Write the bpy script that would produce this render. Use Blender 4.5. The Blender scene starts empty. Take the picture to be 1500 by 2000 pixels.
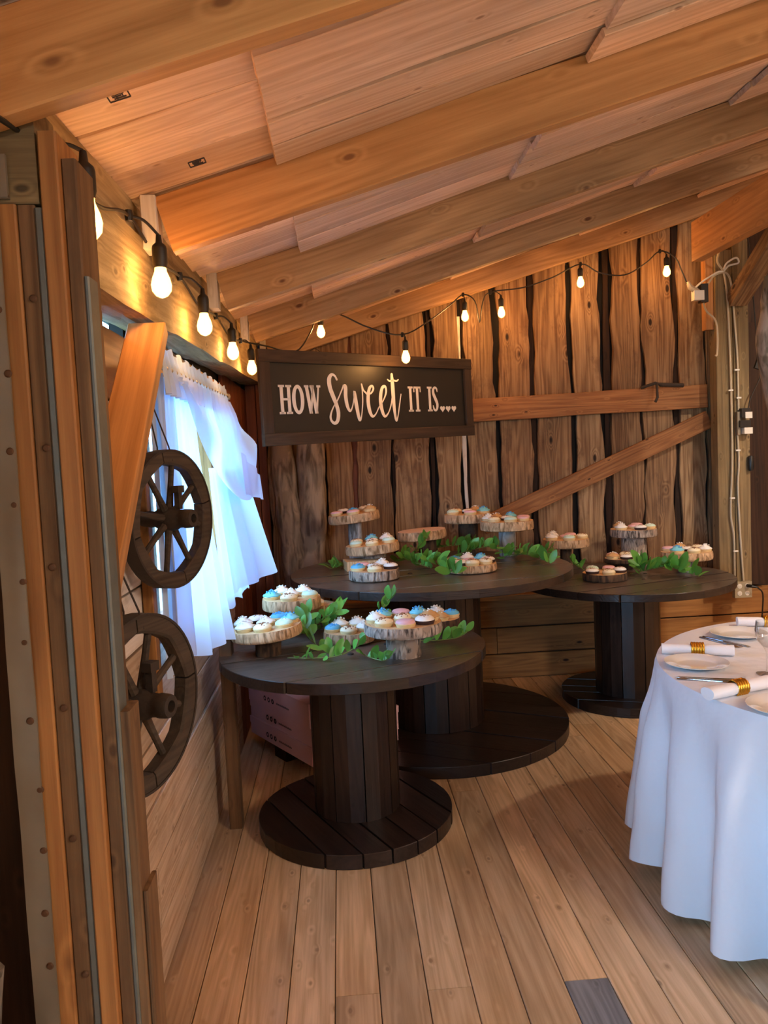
import bpy, bmesh, math, random
from mathutils import Vector, Matrix, noise
R = random.Random(7)
sc = bpy.context.scene
COL = sc.collection
V = Vector
rad = math.radians

# ------------------------------------------------------------------ camera
def make_camera():
    yaw, p, r = rad(3.19), rad(3.85), rad(2.6)
    F = V((math.sin(yaw)*math.cos(p), math.cos(yaw)*math.cos(p), -math.sin(p)))
    R0 = V((math.cos(yaw), -math.sin(yaw), 0)); U0 = R0.cross(F)
    Rt = R0*math.cos(r) - U0*math.sin(r); U = R0*math.sin(r) + U0*math.cos(r)
    cd = bpy.data.cameras.new('camera'); c = bpy.data.objects.new('camera', cd); COL.objects.link(c)
    cd.sensor_fit = 'VERTICAL'; cd.sensor_height = 24.0; cd.lens = 24.0*1500/2000
    cd.clip_start = 0.02; cd.clip_end = 300
    c.matrix_world = Matrix(((Rt.x, U.x, -F.x, 0), (Rt.y, U.y, -F.y, 0), (Rt.z, U.z, -F.z, 1.5), (0, 0, 0, 1)))
    sc.camera = c
make_camera()

# ------------------------------------------------------------------ world and light
SKY = 27
w = bpy.data.worlds.new('world'); sc.world = w; w.use_nodes = True
bg = w.node_tree.nodes['Background']; bg.inputs[0].default_value = (0.32, 0.63, 1.0, 1); bg.inputs[1].default_value = SKY
sc.view_settings.view_transform = 'Standard'; sc.view_settings.look = 'None'
sc.view_settings.gamma = 1; sc.view_settings.use_curve_mapping = False
sc.view_settings.exposure = 0.0

def area(name, loc, target, sx, sy, power, color, portal=False):
    l = bpy.data.lights.new(name, 'AREA'); l.shape = 'RECTANGLE'; l.size = sx; l.size_y = sy
    l.energy = power; l.color = color
    if portal: l.cycles.is_portal = True
    o = bpy.data.objects.new(name, l); COL.objects.link(o); o.location = loc
    o.rotation_euler = (V(target)-V(loc)).to_track_quat('-Z', 'Y').to_euler()
    return o
def lamp(name, loc, power, color, radius):
    l = bpy.data.lights.new(name, 'POINT'); l.energy = power; l.color = color; l.shadow_soft_size = radius
    o = bpy.data.objects.new(name, l); COL.objects.link(o); o.location = loc
    return o
# daylight: portals in the window on the left and in an unseen doorway added for blue light
area('window_portal', (-0.66, 2.95, 1.40), (0, 2.95, 1.40), 1.20, 0.84, 1, (1, 1, 1), True)
area('added_doorway_portal', (-0.70, -1.2, 1.25), (1, -1.2, 1.25), 1.9, 1.75, 1, (1, 1, 1), True)
# unseen barn lamp above the round table, then fill added behind the camera
lamp('unseen_warm_light', (3.75, 2.0, 3.75), 400, (1.0, 0.86, 0.70), 0.10)
lamp('unseen_warm_light', (2.9, -1.1, 2.6), 270, (1.0, 0.86, 0.72), 0.35)

# ------------------------------------------------------------------ object helpers
WM = {}
def tag(o, label=None, cat=None, group=None, kind=None):
    if label: o['label'] = label
    if cat: o['category'] = cat
    if group: o['group'] = group
    if kind: o['kind'] = kind
    return o
def link(o, parent=None, M=None):
    COL.objects.link(o); M = M or Matrix.Identity(4); WM[o.name] = M
    if parent:
        o.parent = parent; o.matrix_basis = WM[parent.name].inverted() @ M
    else: o.matrix_basis = M
    return o
def empty(name, loc=(0, 0, 0), label=None, cat=None, group=None, kind=None, parent=None):
    o = bpy.data.objects.new(name, None); o.empty_display_size = 0.05
    link(o, parent, Matrix.Translation(V(loc))); return tag(o, label, cat, group, kind)
def mesh(name, verts, faces, mats, smooth=False, fm=None):
    me = bpy.data.meshes.new(name); me.from_pydata([tuple(v) for v in verts], [], faces)
    for m in (mats if isinstance(mats, (list, tuple)) else [mats]): me.materials.append(m)
    if fm:
        for p, i in zip(me.polygons, fm): p.material_index = i
    if smooth:
        for p in me.polygons: p.use_smooth = True
        try: me.set_sharp_from_angle(angle=rad(smooth if smooth is not True else 40))
        except Exception: pass
    me.update(); return me
def obj(name, me, parent=None, M=None): return link(bpy.data.objects.new(name, me), parent, M)
def TR(loc, rz=0, rx=0, ry=0):
    return Matrix.Translation(V(loc)) @ Matrix.Rotation(rz, 4, 'Z') @ Matrix.Rotation(ry, 4, 'Y') @ Matrix.Rotation(rx, 4, 'X')
def frame(a, b, up=(0, 0, 1)):
    x = (V(b)-V(a)).normalized(); u = V(up); y = u.cross(x)
    if y.length < 1e-4: y = V((0, 1, 0)).cross(x)
    y.normalize(); z = x.cross(y)
    return Matrix(((x.x, y.x, z.x, a[0]), (x.y, y.y, z.y, a[1]), (x.z, y.z, z.z, a[2]), (0, 0, 0, 1)))
class MB:
    def __init__(s): s.v = []; s.f = []; s.m = []
    def add(s, vs, fs, mi=0):
        n = len(s.v); s.v += [V(v) for v in vs]; s.f += [tuple(i+n for i in f) for f in fs]; s.m += [mi]*len(fs)
    def box(s, c, d, M=None, mi=0):
        vs = [V((c[0]+d[0]*x/2, c[1]+d[1]*y/2, c[2]+d[2]*z/2)) for x in (-1, 1) for y in (-1, 1) for z in (-1, 1)]
        if M: vs = [M @ v for v in vs]
        s.add(vs, [(0, 1, 3, 2), (4, 6, 7, 5), (0, 4, 5, 1), (2, 3, 7, 6), (0, 2, 6, 4), (1, 5, 7, 3)], mi)
    def tube(s, pts, r, n=8, mi=0, cap=True):
        pts = [V(p) for p in pts]; rs = r if isinstance(r, (list, tuple)) else [r]*len(pts); rings = []
        prev = None
        for i, p in enumerate(pts):
            t = (pts[min(i+1, len(pts)-1)]-pts[max(i-1, 0)]).normalized()
            if prev is None: a = V((0, 0, 1)) if abs(t.z) < .9 else V((1, 0, 0)); u = t.cross(a).normalized()
            else: u = (prev - t*prev.dot(t)).normalized()
            prev = u; w_ = t.cross(u)
            rings.append([p+(u*math.cos(k*math.tau/n)+w_*math.sin(k*math.tau/n))*rs[i] for k in range(n)])
        vs = [v for q in rings for v in q]
        fs = [(i*n+k, i*n+(k+1) % n, (i+1)*n+(k+1) % n, (i+1)*n+k) for i in range(len(pts)-1) for k in range(n)]
        if cap: fs += [tuple(range(n))[::-1], tuple((len(pts)-1)*n+k for k in range(n))]
        s.add(vs, fs, mi)
    def lathe(s, prof, n=20, M=None, mi=0, wob=None):
        vs = []; fs = []; k0 = len(prof)
        for i in range(n):
            a = i*math.tau/n
            for j, (r_, z) in enumerate(prof):
                q = wob(a, r_, z) if wob else 1
                vs.append(V((r_*q*math.cos(a), r_*q*math.sin(a), z)))
        for i in range(n):
            for j in range(k0-1):
                a, b = i*k0+j, ((i+1) % n)*k0+j
                fs.append((a, b, b+1, a+1))
        if M: vs = [M @ v for v in vs]
        s.add(vs, fs, mi)
    def me(s, name, mats, smooth=False): return mesh(name, s.v, s.f, mats, smooth, s.m)
def cr(pts, n=6):
    P = [V(p) for p in pts]; P = [P[0]*2-P[1]]+P+[P[-1]*2-P[-2]]; out = []
    for i in range(1, len(P)-2):
        for k in range(n):
            t = k/n; a, b, c, d = P[i-1:i+3]
            out.append(.5*((2*b)+(c-a)*t+(2*a-5*b+4*c-d)*t*t+(3*b-a-3*c+d)*t**3))
    out.append(P[-2]); return out

# ------------------------------------------------------------------ materials
def newmat(name):
    m = bpy.data.materials.new(name); m.use_nodes = True; nt = m.node_tree
    return m, nt, nt.nodes['Principled BSDF']
def nd(nt, t, **k):
    n = nt.nodes.new(t)
    for a, b in k.items():
        if a.startswith('i_'): n.inputs[a[2:].replace('_', ' ')].default_value = b
        else: setattr(n, a, b)
    return n
def rgb(h, g=1.0):
    h = h.lstrip('#'); c = [int(h[i:i+2], 16)/255 for i in (0, 2, 4)]
    return tuple((x/12.92 if x <= .04045 else ((x+.055)/1.055)**2.4)*g for x in c)+(1,)
def plain(name, col, rough=.6, metal=0, noise_=0.0, scale=20, bump=0.0, coat=0):
    m, nt, b = newmat(name); L = nt.links
    b.inputs['Base Color'].default_value = col; b.inputs['Roughness'].default_value = rough; b.inputs['Metallic'].default_value = metal
    if coat: b.inputs['Coat Weight'].default_value = coat
    if noise_ or bump:
        tc = nd(nt, 'ShaderNodeTexCoord'); n = nd(nt, 'ShaderNodeTexNoise', i_Scale=scale, i_Detail=4.0)
        L.new(tc.outputs['Object'], n.inputs['Vector'])
        if noise_:
            mx = nd(nt, 'ShaderNodeMix', data_type='RGBA'); mx.inputs[6].default_value = tuple(c*(1-noise_) for c in col[:3])+(1,)
            mx.inputs[7].default_value = tuple(min(1, c*(1+noise_)) for c in col[:3])+(1,)
            L.new(n.outputs['Fac'], mx.inputs[0]); L.new(mx.outputs[2], b.inputs['Base Color'])
        if bump:
            bp = nd(nt, 'ShaderNodeBump', i_Strength=bump, i_Distance=.01); L.new(n.outputs['Fac'], bp.inputs['Height']); L.new(bp.outputs[0], b.inputs['Normal'])
    return m
def wood(name, c1, c2, dark, rough=.65, knots=.5, fig=1.0, vary=.25, bump=.25, stain=0.0, stcol=None, spec=.3, tint=None, ks=(8, 15, 15), con=1.0):
    """grain runs along the object's own X axis; every board gets its own offset and tint"""
    m, nt, b = newmat(name); L = nt.links
    tc = nd(nt, 'ShaderNodeTexCoord'); oi = nd(nt, 'ShaderNodeObjectInfo')
    mul = nd(nt, 'ShaderNodeVectorMath', operation='SCALE'); mul.inputs[0].default_value = (37.3, 91.7, 53.1); L.new(oi.outputs['Random'], mul.inputs['Scale'])
    add = nd(nt, 'ShaderNodeVectorMath', operation='ADD'); L.new(tc.outputs['Object'], add.inputs[0]); L.new(mul.outputs[0], add.inputs[1])
    def mp(s, src=add):
        q = nd(nt, 'ShaderNodeMapping'); q.inputs['Scale'].default_value = s; L.new(src.outputs[0], q.inputs['Vector']); return q
    # knots: sparse cells that darken and bend the grain
    vo = nd(nt, 'ShaderNodeTexVoronoi', i_Scale=1.0); L.new(mp(ks).outputs[0], vo.inputs['Vector'])
    kr = nd(nt, 'ShaderNodeMapRange', interpolation_type='SMOOTHSTEP'); kr.inputs['From Min'].default_value = .05; kr.inputs['From Max'].default_value = .12
    kr.inputs['To Min'].default_value = 1; kr.inputs['To Max'].default_value = 0; L.new(vo.outputs['Distance'], kr.inputs['Value'])
    kb = nd(nt, 'ShaderNodeMapRange', interpolation_type='SMOOTHSTEP'); kb.inputs['From Min'].default_value = .0; kb.inputs['From Max'].default_value = .30
    kb.inputs['To Min'].default_value = .22*knots; kb.inputs['To Max'].default_value = 0; L.new(vo.outputs['Distance'], kb.inputs['Value'])
    # figure
    low = nd(nt, 'ShaderNodeTexNoise', i_Scale=1.0, i_Detail=2.0, i_Distortion=.4); L.new(mp((.55*fig, 9*fig, 9*fig)).outputs[0], low.inputs['Vector'])
    s1 = nd(nt, 'ShaderNodeMath', operation='ADD'); L.new(low.outputs['Fac'], s1.inputs[0]); L.new(kb.outputs[0], s1.inputs[1])
    fr = nd(nt, 'ShaderNodeMath', operation='MULTIPLY'); fr.inputs[1].default_value = 80; L.new(s1.outputs[0], fr.inputs[0])
    sn = nd(nt, 'ShaderNodeMath', operation='SINE'); L.new(fr.outputs[0], sn.inputs[0])
    fine = nd(nt, 'ShaderNodeTexNoise', i_Scale=1.0, i_Detail=5.0, i_Roughness=.65); L.new(mp((2.6, 75, 75)).outputs[0], fine.inputs['Vector'])
    a1 = nd(nt, 'ShaderNodeMath', operation='MULTIPLY_ADD'); a1.inputs[1].default_value = .09; a1.inputs[2].default_value = .18; L.new(sn.outputs[0], a1.inputs[0])
    a2 = nd(nt, 'ShaderNodeMath', operation='MULTIPLY_ADD'); a2.inputs[1].default_value = .75; L.new(fine.outputs['Fac'], a2.inputs[0]); L.new(a1.outputs[0], a2.inputs[2])
    big = nd(nt, 'ShaderNodeTexNoise', i_Scale=1.0, i_Detail=3.0); L.new(mp((1.3, 4, 4)).outputs[0], big.inputs['Vector'])
    mx = nd(nt, 'ShaderNodeMix', data_type='RGBA'); mx.inputs[6].default_value = c1; mx.inputs[7].default_value = c2
    rr = nd(nt, 'ShaderNodeMapRange'); rr.inputs['From Min'].default_value = .56-.20/con; rr.inputs['From Max'].default_value = .56+.20/con; L.new(a2.outputs[0], rr.inputs['Value']); L.new(rr.outputs[0], mx.inputs[0])
    kx = nd(nt, 'ShaderNodeMix', data_type='RGBA'); kx.inputs[7].default_value = dark; L.new(mx.outputs[2], kx.inputs[6])
    km = nd(nt, 'ShaderNodeMath', operation='MULTIPLY'); km.inputs[1].default_value = min(1, knots*1.3); L.new(kr.outputs[0], km.inputs[0]); L.new(km.outputs[0], kx.inputs[0])
    last = kx.outputs[2]
    if stain:
        st = nd(nt, 'ShaderNodeTexNoise', i_Scale=1.0, i_Detail=6.0, i_Roughness=.7); L.new(mp((3, 6, 6)).outputs[0], st.inputs['Vector'])
        sr = nd(nt, 'ShaderNodeMapRange', interpolation_type='SMOOTHSTEP'); sr.inputs['From Min'].default_value = .52; sr.inputs['From Max'].default_value = .68; sr.inputs['To Max'].default_value = stain
        L.new(st.outputs['Fac'], sr.inputs['Value'])
        sx = nd(nt, 'ShaderNodeMix', data_type='RGBA'); sx.inputs[7].default_value = stcol or dark; L.new(last, sx.inputs[6]); L.new(sr.outputs[0], sx.inputs[0]); last = sx.outputs[2]
    # brightness by board and slow drift along it
    wn = nd(nt, 'ShaderNodeTexWhiteNoise', noise_dimensions='1D'); L.new(oi.outputs['Random'], wn.inputs['W'])
    v1 = nd(nt, 'ShaderNodeMapRange'); v1.inputs['To Min'].default_value = 1-vary; v1.inputs['To Max'].default_value = 1+vary; L.new(wn.outputs['Value'], v1.inputs['Value'])
    v2 = nd(nt, 'ShaderNodeMapRange'); v2.inputs['From Min'].default_value = .3; v2.inputs['From Max'].default_value = .7; v2.inputs['To Min'].default_value = .74; v2.inputs['To Max'].default_value = 1.22; L.new(big.outputs['Fac'], v2.inputs['Value'])
    vm = nd(nt, 'ShaderNodeMath', operation='MULTIPLY'); L.new(v1.outputs[0], vm.inputs[0]); L.new(v2.outputs[0], vm.inputs[1])
    sc_ = nd(nt, 'ShaderNodeVectorMath', operation='SCALE'); L.new(last, sc_.inputs[0]); L.new(vm.outputs[0], sc_.inputs['Scale'])
    last = sc_.outputs[0]
    if tint:
        tx = nd(nt, 'ShaderNodeMix', data_type='RGBA', blend_type='MULTIPLY'); tx.inputs[7].default_value = tint; L.new(last, tx.inputs[6])
        sep = nd(nt, 'ShaderNodeSeparateColor'); L.new(wn.outputs['Color'], sep.inputs[0]); L.new(sep.outputs[1], tx.inputs[0]); last = tx.outputs[2]
    L.new(last, b.inputs['Base Color'])
    b.inputs['Roughness'].default_value = rough; b.inputs['Specular IOR Level'].default_value = spec
    if bump:
        bp = nd(nt, 'ShaderNodeBump', i_Strength=bump, i_Distance=.004); L.new(a2.outputs[0], bp.inputs['Height']); L.new(bp.outputs[0], b.inputs['Normal'])
    return m
def bark(name, c1, c2, c3, s=1.0, bump=.8):
    """rough bark: dark furrows along the object's Z axis with pale lichen patches"""
    m, nt, b = newmat(name); L = nt.links
    tc = nd(nt, 'ShaderNodeTexCoord'); oi = nd(nt, 'ShaderNodeObjectInfo')
    mul = nd(nt, 'ShaderNodeVectorMath', operation='SCALE'); mul.inputs[0].default_value = (17.3, 31.7, 23.1); L.new(oi.outputs['Random'], mul.inputs['Scale'])
    add = nd(nt, 'ShaderNodeVectorMath', operation='ADD'); L.new(tc.outputs['Object'], add.inputs[0]); L.new(mul.outputs[0], add.inputs[1])
    q = nd(nt, 'ShaderNodeMapping'); q.inputs['Scale'].default_value = (70*s, 70*s, 14*s); L.new(add.outputs[0], q.inputs['Vector'])
    n1 = nd(nt, 'ShaderNodeTexNoise', i_Scale=1.0, i_Detail=4.0, i_Distortion=.6); L.new(q.outputs[0], n1.inputs['Vector'])
    cr_ = nd(nt, 'ShaderNodeValToRGB'); e = cr_.color_ramp.elements; e[0].position = .36; e[0].color = c1; e[1].position = .6; e[1].color = c2
    L.new(n1.outputs['Fac'], cr_.inputs[0])
    n2 = nd(nt, 'ShaderNodeTexNoise', i_Scale=22*s, i_Detail=3.0); L.new(add.outputs[0], n2.inputs['Vector'])
    mr = nd(nt, 'ShaderNodeMapRange', interpolation_type='SMOOTHSTEP'); mr.inputs['From Min'].default_value = .52; mr.inputs['From Max'].default_value = .62; L.new(n2.outputs['Fac'], mr.inputs['Value'])
    mx = nd(nt, 'ShaderNodeMix', data_type='RGBA'); L.new(mr.outputs[0], mx.inputs[0]); L.new(cr_.outputs[0], mx.inputs[6]); mx.inputs[7].default_value = c3
    L.new(mx.outputs[2], b.inputs['Base Color']); b.inputs['Roughness'].default_value = .9
    bp = nd(nt, 'ShaderNodeBump', i_Strength=bump, i_Distance=.006); L.new(n1.outputs['Fac'], bp.inputs['Height']); L.new(bp.outputs[0], b.inputs['Normal'])
    return m
def rings_mat(name, c1, c2):
    m, nt, b = newmat(name); L = nt.links
    tc = nd(nt, 'ShaderNodeTexCoord'); ln = nd(nt, 'ShaderNodeVectorMath', operation='LENGTH')
    q = nd(nt, 'ShaderNodeMapping'); q.inputs['Scale'].default_value = (1, 1, 0); L.new(tc.outputs['Object'], q.inputs['Vector'])
    n = nd(nt, 'ShaderNodeTexNoise', i_Scale=9.0, i_Detail=3.0); L.new(q.outputs[0], n.inputs['Vector'])
    L.new(q.outputs[0], ln.inputs[0])
    a = nd(nt, 'ShaderNodeMath', operation='MULTIPLY_ADD'); a.inputs[1].default_value = .06; L.new(n.outputs['Fac'], a.inputs[0]); L.new(ln.outputs['Value'], a.inputs[2])
    s = nd(nt, 'ShaderNodeMath', operation='MULTIPLY'); s.inputs[1].default_value = 700; L.new(a.outputs[0], s.inputs[0])
    si = nd(nt, 'ShaderNodeMath', operation='SINE'); L.new(s.outputs[0], si.inputs[0])
    mr = nd(nt, 'ShaderNodeMapRange'); mr.inputs['From Min'].default_value = -1; L.new(si.outputs[0], mr.inputs['Value'])
    mx = nd(nt, 'ShaderNodeMix', data_type='RGBA'); mx.inputs[6].default_value = c1; mx.inputs[7].default_value = c2; L.new(mr.outputs[0], mx.inputs[0]); L.new(mx.outputs[2], b.inputs['Base Color'])
    b.inputs['Roughness'].default_value = .6
    return m
def cloth(name, col, trans=.3, sheer=0.0, weave=400, bump=.1):
    m, nt, b = newmat(name); L = nt.links; out = nt.nodes['Material Output']
    b.inputs['Base Color'].default_value = col; b.inputs['Roughness'].default_value = .85; b.inputs['Specular IOR Level'].default_value = .15
    tc = nd(nt, 'ShaderNodeTexCoord'); n = nd(nt, 'ShaderNodeTexNoise', i_Scale=9.0, i_Detail=3.0); L.new(tc.outputs['Object'], n.inputs['Vector'])
    bp = nd(nt, 'ShaderNodeBump', i_Strength=bump, i_Distance=.02); L.new(n.outputs['Fac'], bp.inputs['Height']); L.new(bp.outputs[0], b.inputs['Normal'])
    cur = b.outputs[0]
    if trans:
        t = nd(nt, 'ShaderNodeBsdfTranslucent'); t.inputs[0].default_value = col; mx = nd(nt, 'ShaderNodeMixShader'); mx.inputs[0].default_value = trans
        L.new(cur, mx.inputs[1]); L.new(t.outputs[0], mx.inputs[2]); cur = mx.outputs[0]
    if sheer:
        t = nd(nt, 'ShaderNodeBsdfTransparent'); mx = nd(nt, 'ShaderNodeMixShader'); mx.inputs[0].default_value = sheer
        L.new(cur, mx.inputs[1]); L.new(t.outputs[0], mx.inputs[2]); cur = mx.outputs[0]
    L.new(cur, out.inputs[0]); return m
def glassy(name, tint=(1, 1, 1, 1), refl=.12, emit=None, es=0):
    m, nt, b = newmat(name); L = nt.links; out = nt.nodes['Material Output']; nt.nodes.remove(b)
    t = nd(nt, 'ShaderNodeBsdfTransparent'); t.inputs[0].default_value = tint
    g = nd(nt, 'ShaderNodeBsdfGlossy'); g.inputs['Roughness'].default_value = .03
    lw = nd(nt, 'ShaderNodeLayerWeight', i_Blend=refl); mx = nd(nt, 'ShaderNodeMixShader'); L.new(lw.outputs['Facing'], mx.inputs[0]); L.new(t.outputs[0], mx.inputs[1]); L.new(g.outputs[0], mx.inputs[2])
    cur = mx.outputs[0]
    if emit:
        e = nd(nt, 'ShaderNodeEmission'); e.inputs[0].default_value = emit; e.inputs[1].default_value = es
        a = nd(nt, 'ShaderNodeAddShader'); L.new(cur, a.inputs[0]); L.new(e.outputs[0], a.inputs[1]); cur = a.outputs[0]
    L.new(cur, out.inputs[0]); return m
def emis(name, col, s):
    m, nt, b = newmat(name); b.inputs['Emission Color'].default_value = col; b.inputs['Emission Strength'].default_value = s; b.inputs['Base Color'].default_value = (0, 0, 0, 1); return m

M = {}
M['floor'] = wood('floor_wood', rgb('#d2b490'), rgb('#b0916c'), rgb('#5a3a24'), .42, .35, .8, .2, .12, spec=.35, tint=(1, .90, .78, 1), con=1.1)
M['floor_grey'] = wood('grey_floor_wood', rgb('#8e8f90'), rgb('#6c6c6e'), rgb('#4a4440'), .5, .3, .8, .05, .12)
M['roof'] = wood('roof_board_wood', rgb('#e2c4aa'), rgb('#c4a083'), rgb('#6f4128'), .6, .45, .9, .16, .25, tint=(1, .92, .84, 1))
M['rafter'] = wood('rafter_wood', rgb('#ad8963'), rgb('#876644'), rgb('#4e2812'), .55, .7, .6, .12, .15, ks=(5, 10, 10))
M['orange'] = wood('orange_pine', rgb('#bd8854'), rgb('#9a683a'), rgb('#54290f'), .5, .55, .5, .08, .12, ks=(5, 11, 11))
M['porange'] = wood('dimmed_post_orange_wood', rgb('#ad7844'), rgb('#85552c'), rgb('#44210d'), .6, .45, .5, .08, .15, ks=(5, 11, 11))  # darkened copy of the orange pine, standing for the lower light there
M['pbrown'] = wood('dimmed_post_brown_wood', rgb('#7d5d3e'), rgb('#5a4029'), rgb('#2d1a0f'), .75, .4, .6, .1, .25, stain=.4, stcol=rgb('#4d3420'))  # darkened too, for the lower light at the near post
M['beam'] = wood('plate_beam_wood', rgb('#b9a077'), rgb('#8a724c'), rgb('#3f2e1a'), .8, .4, .6, .08, .7, stain=.6, stcol=rgb('#6b5838'))
M['lwall'] = wood('left_wall_wood', rgb('#c9b298'), rgb('#a4876a'), rgb('#54402e'), .75, .35, .8, .14, .25, stain=.35, stcol=rgb('#7f6a50'))
M['lwhite'] = wood('whitewashed_wood', rgb('#d8cfc6'), rgb('#bdb0a2'), rgb('#5c5048'), .75, .5, .8, .08, .2, stain=.5, stcol=rgb('#8d7c6c'))
M['bwall'] = wood('back_wall_wood', rgb('#a1825f'), rgb('#6e5036'), rgb('#24140b'), .7, .95, .9, .25, .4, stain=.55, stcol=rgb('#54392a'), tint=(.80, .74, .70, 1), ks=(3.6, 7.5, 7.5), con=1.3)
M['btan'] = wood('brace_wood', rgb('#9c6c42'), rgb('#704525'), rgb('#2b160a'), .65, .7, .7, .08, .2)
M['low'] = wood('low_wall_wood', rgb('#a0713e'), rgb('#7d5228'), rgb('#341c0c'), .65, .8, .7, .1, .2, ks=(4, 9, 9))
M['dark'] = wood('dark_wood', rgb('#3c2618'), rgb('#24150c'), rgb('#120a06'), .8, .3, .7, .2, .3)
M['red'] = wood('red_brown_wood', rgb('#7c4428'), rgb('#62311c'), rgb('#30170c'), .6, .2, .5, .1, .15)
M['post'] = wood('weathered_post_wood', rgb('#8b7552'), rgb('#66543a'), rgb('#33261a'), .8, .6, .7, .1, .35, stain=.3, stcol=rgb('#5c5236'))
M['spool'] = wood('stained_spool_wood', rgb('#33241d'), rgb('#1c120d'), rgb('#100a07'), .36, .3, .8, .25, .3, spec=.5)
M['spool_top'] = wood('stained_spool_top_sheen_wood', rgb('#63544a'), rgb('#40342b'), rgb('#1d1612'), .30, .35, .8, .15, .2, spec=.9)  # lighter than the spool wood: the lit sheen of the tops is in its colour
M['signwood'] = wood('sign_frame_wood', rgb('#47362b'), rgb('#33261d'), rgb('#1c120c'), .7, .2, .8, .1, .2)
M['panelblack'] = plain('sign_panel_black', rgb('#0c0b0b'), .5, 0, .15, 3)
M['white'] = plain('sign_letter_white', rgb('#e6ddd6'), .6)
M['rings'] = rings_mat('slice_face_wood', rgb('#d9b488'), rgb('#c39a6c'))
M['rings_pink'] = rings_mat('empty_slice_face_wood', rgb('#e0c4b2'), rgb('#c9a48e'))
M['sbark'] = bark('slice_bark', rgb('#80603f'), rgb('#d6b088'), rgb('#bd9670'), 1.0, .8)
M['sbark_grey'] = bark('slice_grey_bark', rgb('#3f342e'), rgb('#b5a393'), rgb('#9a8575'), 1.0, 1.0)
M['birch'] = bark('birch_bark', rgb('#5c554e'), rgb('#b9b9ba'), rgb('#8d8a86'), .5, .6)
M['sdark'] = bark('dark_bark', rgb('#2a1d15'), rgb('#604631'), rgb('#4a3728'), .8, .8)
M['trunk'] = bark('trunk_wood', rgb('#544a41'), rgb('#9a8b7c'), rgb('#7c6f63'), .35, .8)
M['log'] = bark('grey_log_wood', rgb('#3c3730'), rgb('#9a9188'), rgb('#5d574a'), .3, .8)
M['iron'] = plain('rusty_iron', rgb('#3a3029'), .75, .3, .3, 30, .4)
M['wheelwood'] = wood('wheel_wood', rgb('#504338'), rgb('#372e26'), rgb('#211a14'), .8, .1, 1, .1, .4)
M['galv'] = plain('galvanized_steel', rgb('#857a6a'), .55, .5, .28, 9, .3)
M['strap'] = plain('steel_strap', rgb('#6f726c'), .55, .6, .2, 30, .2)
M['nail'] = plain('rusty_nail', rgb('#5a3d28'), .7, .4)
M['rod'] = plain('curtain_rod_metal', rgb('#9a958c'), .4, .8)
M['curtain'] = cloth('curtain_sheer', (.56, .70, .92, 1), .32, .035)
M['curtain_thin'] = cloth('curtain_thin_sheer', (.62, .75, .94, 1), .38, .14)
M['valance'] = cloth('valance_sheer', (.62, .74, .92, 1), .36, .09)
M['cloth'] = cloth('white_tablecloth', (.80, .80, .84, 1), .1, 0, bump=.5)
M['napkin'] = cloth('white_napkin', (.84, .80, .80, 1), .0)
M['plate'] = plain('white_china', rgb('#e9e4dc'), .12, 0, coat=.5)
M['steel'] = plain('cutlery_steel', rgb('#b9b9bd'), .18, 1)
M['gold'] = plain('gold_beads', rgb('#d8a33a'), .28, 1)
M['glass'] = glassy('clear_glass', (.98, .99, 1, 1), .35)
M['pane'] = glassy('window_glass', (.95, .98, 1, 1), .15)
M['bulb'] = glassy('bulb_glass', (1, .9, .72, 1), .3, (1, .52, .14, 1), 4.0)
M['filament'] = emis('filament_glow', (1, .62, .25, 1), 90)
M['black'] = plain('black_rubber', rgb('#16130f'), .5)
M['blackp'] = plain('black_plastic', rgb('#121314'), .35)
M['wcable'] = plain('pale_cable', rgb('#b3a58c'), .5)
M['whitep'] = plain('white_plastic', rgb('#d9d4c8'), .4)
M['boxgrey'] = plain('outlet_plate_metal', rgb('#a39a83'), .5, .4)
M['pink'] = plain('pink_card', rgb('#efc2c6'), .55, 0, .04, 6)
M['printblack'] = plain('box_print_black', rgb('#241a1c'), .6)
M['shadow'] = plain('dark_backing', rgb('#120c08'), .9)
M['ground'] = plain('grass_ground', rgb('#8d9b84'), .9, 0, .2, 3)
def leafmat(name, c):
    m, nt, b = newmat(name); L = nt.links; out = nt.nodes['Material Output']
    b.inputs['Roughness'].default_value = .35; oi = nd(nt, 'ShaderNodeObjectInfo')
    mx = nd(nt, 'ShaderNodeMix', data_type='RGBA'); mx.inputs[6].default_value = tuple(q*.6 for q in c[:3])+(1,); mx.inputs[7].default_value = tuple(q*1.35 for q in c[:3])+(1,)
    L.new(oi.outputs['Random'], mx.inputs[0]); L.new(mx.outputs[2], b.inputs['Base Color'])
    t = nd(nt, 'ShaderNodeBsdfTranslucent'); L.new(mx.outputs[2], t.inputs[0]); ms = nd(nt, 'ShaderNodeMixShader'); ms.inputs[0].default_value = .3
    L.new(b.outputs[0], ms.inputs[1]); L.new(t.outputs[0], ms.inputs[2]); L.new(ms.outputs[0], out.inputs[0]); return m
M['leaf'] = leafmat('leaf_green', rgb('#6aa848'))
M['stem'] = plain('stem_green', rgb('#6f7a3c'), .6)
FR = {k: plain('frosting_'+k, rgb(c), .45, 0, .05, 60, .1) for k, c in dict(white='#efe9df', blue='#78c7d4', deep='#5fb0d2', pink='#e5b4b8', mint='#c4e0cf', cream='#ecdcb8', caramel='#c79a66').items()}
M['cake'] = plain('vanilla_cake', rgb('#dcc18c'), .8, 0, .1, 60)
M['choc'] = plain('chocolate_cake', rgb('#3c241b'), .8, 0, .1, 60)
M['crumb'] = plain('cookie_crumbs', rgb('#8a5a3a'), .8)
M['sprink'] = plain('pale_sprinkles', rgb('#f4f0e6'), .4)
M['sprinkb'] = plain('blue_sprinkles', rgb('#4aa3dc'), .4)

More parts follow.
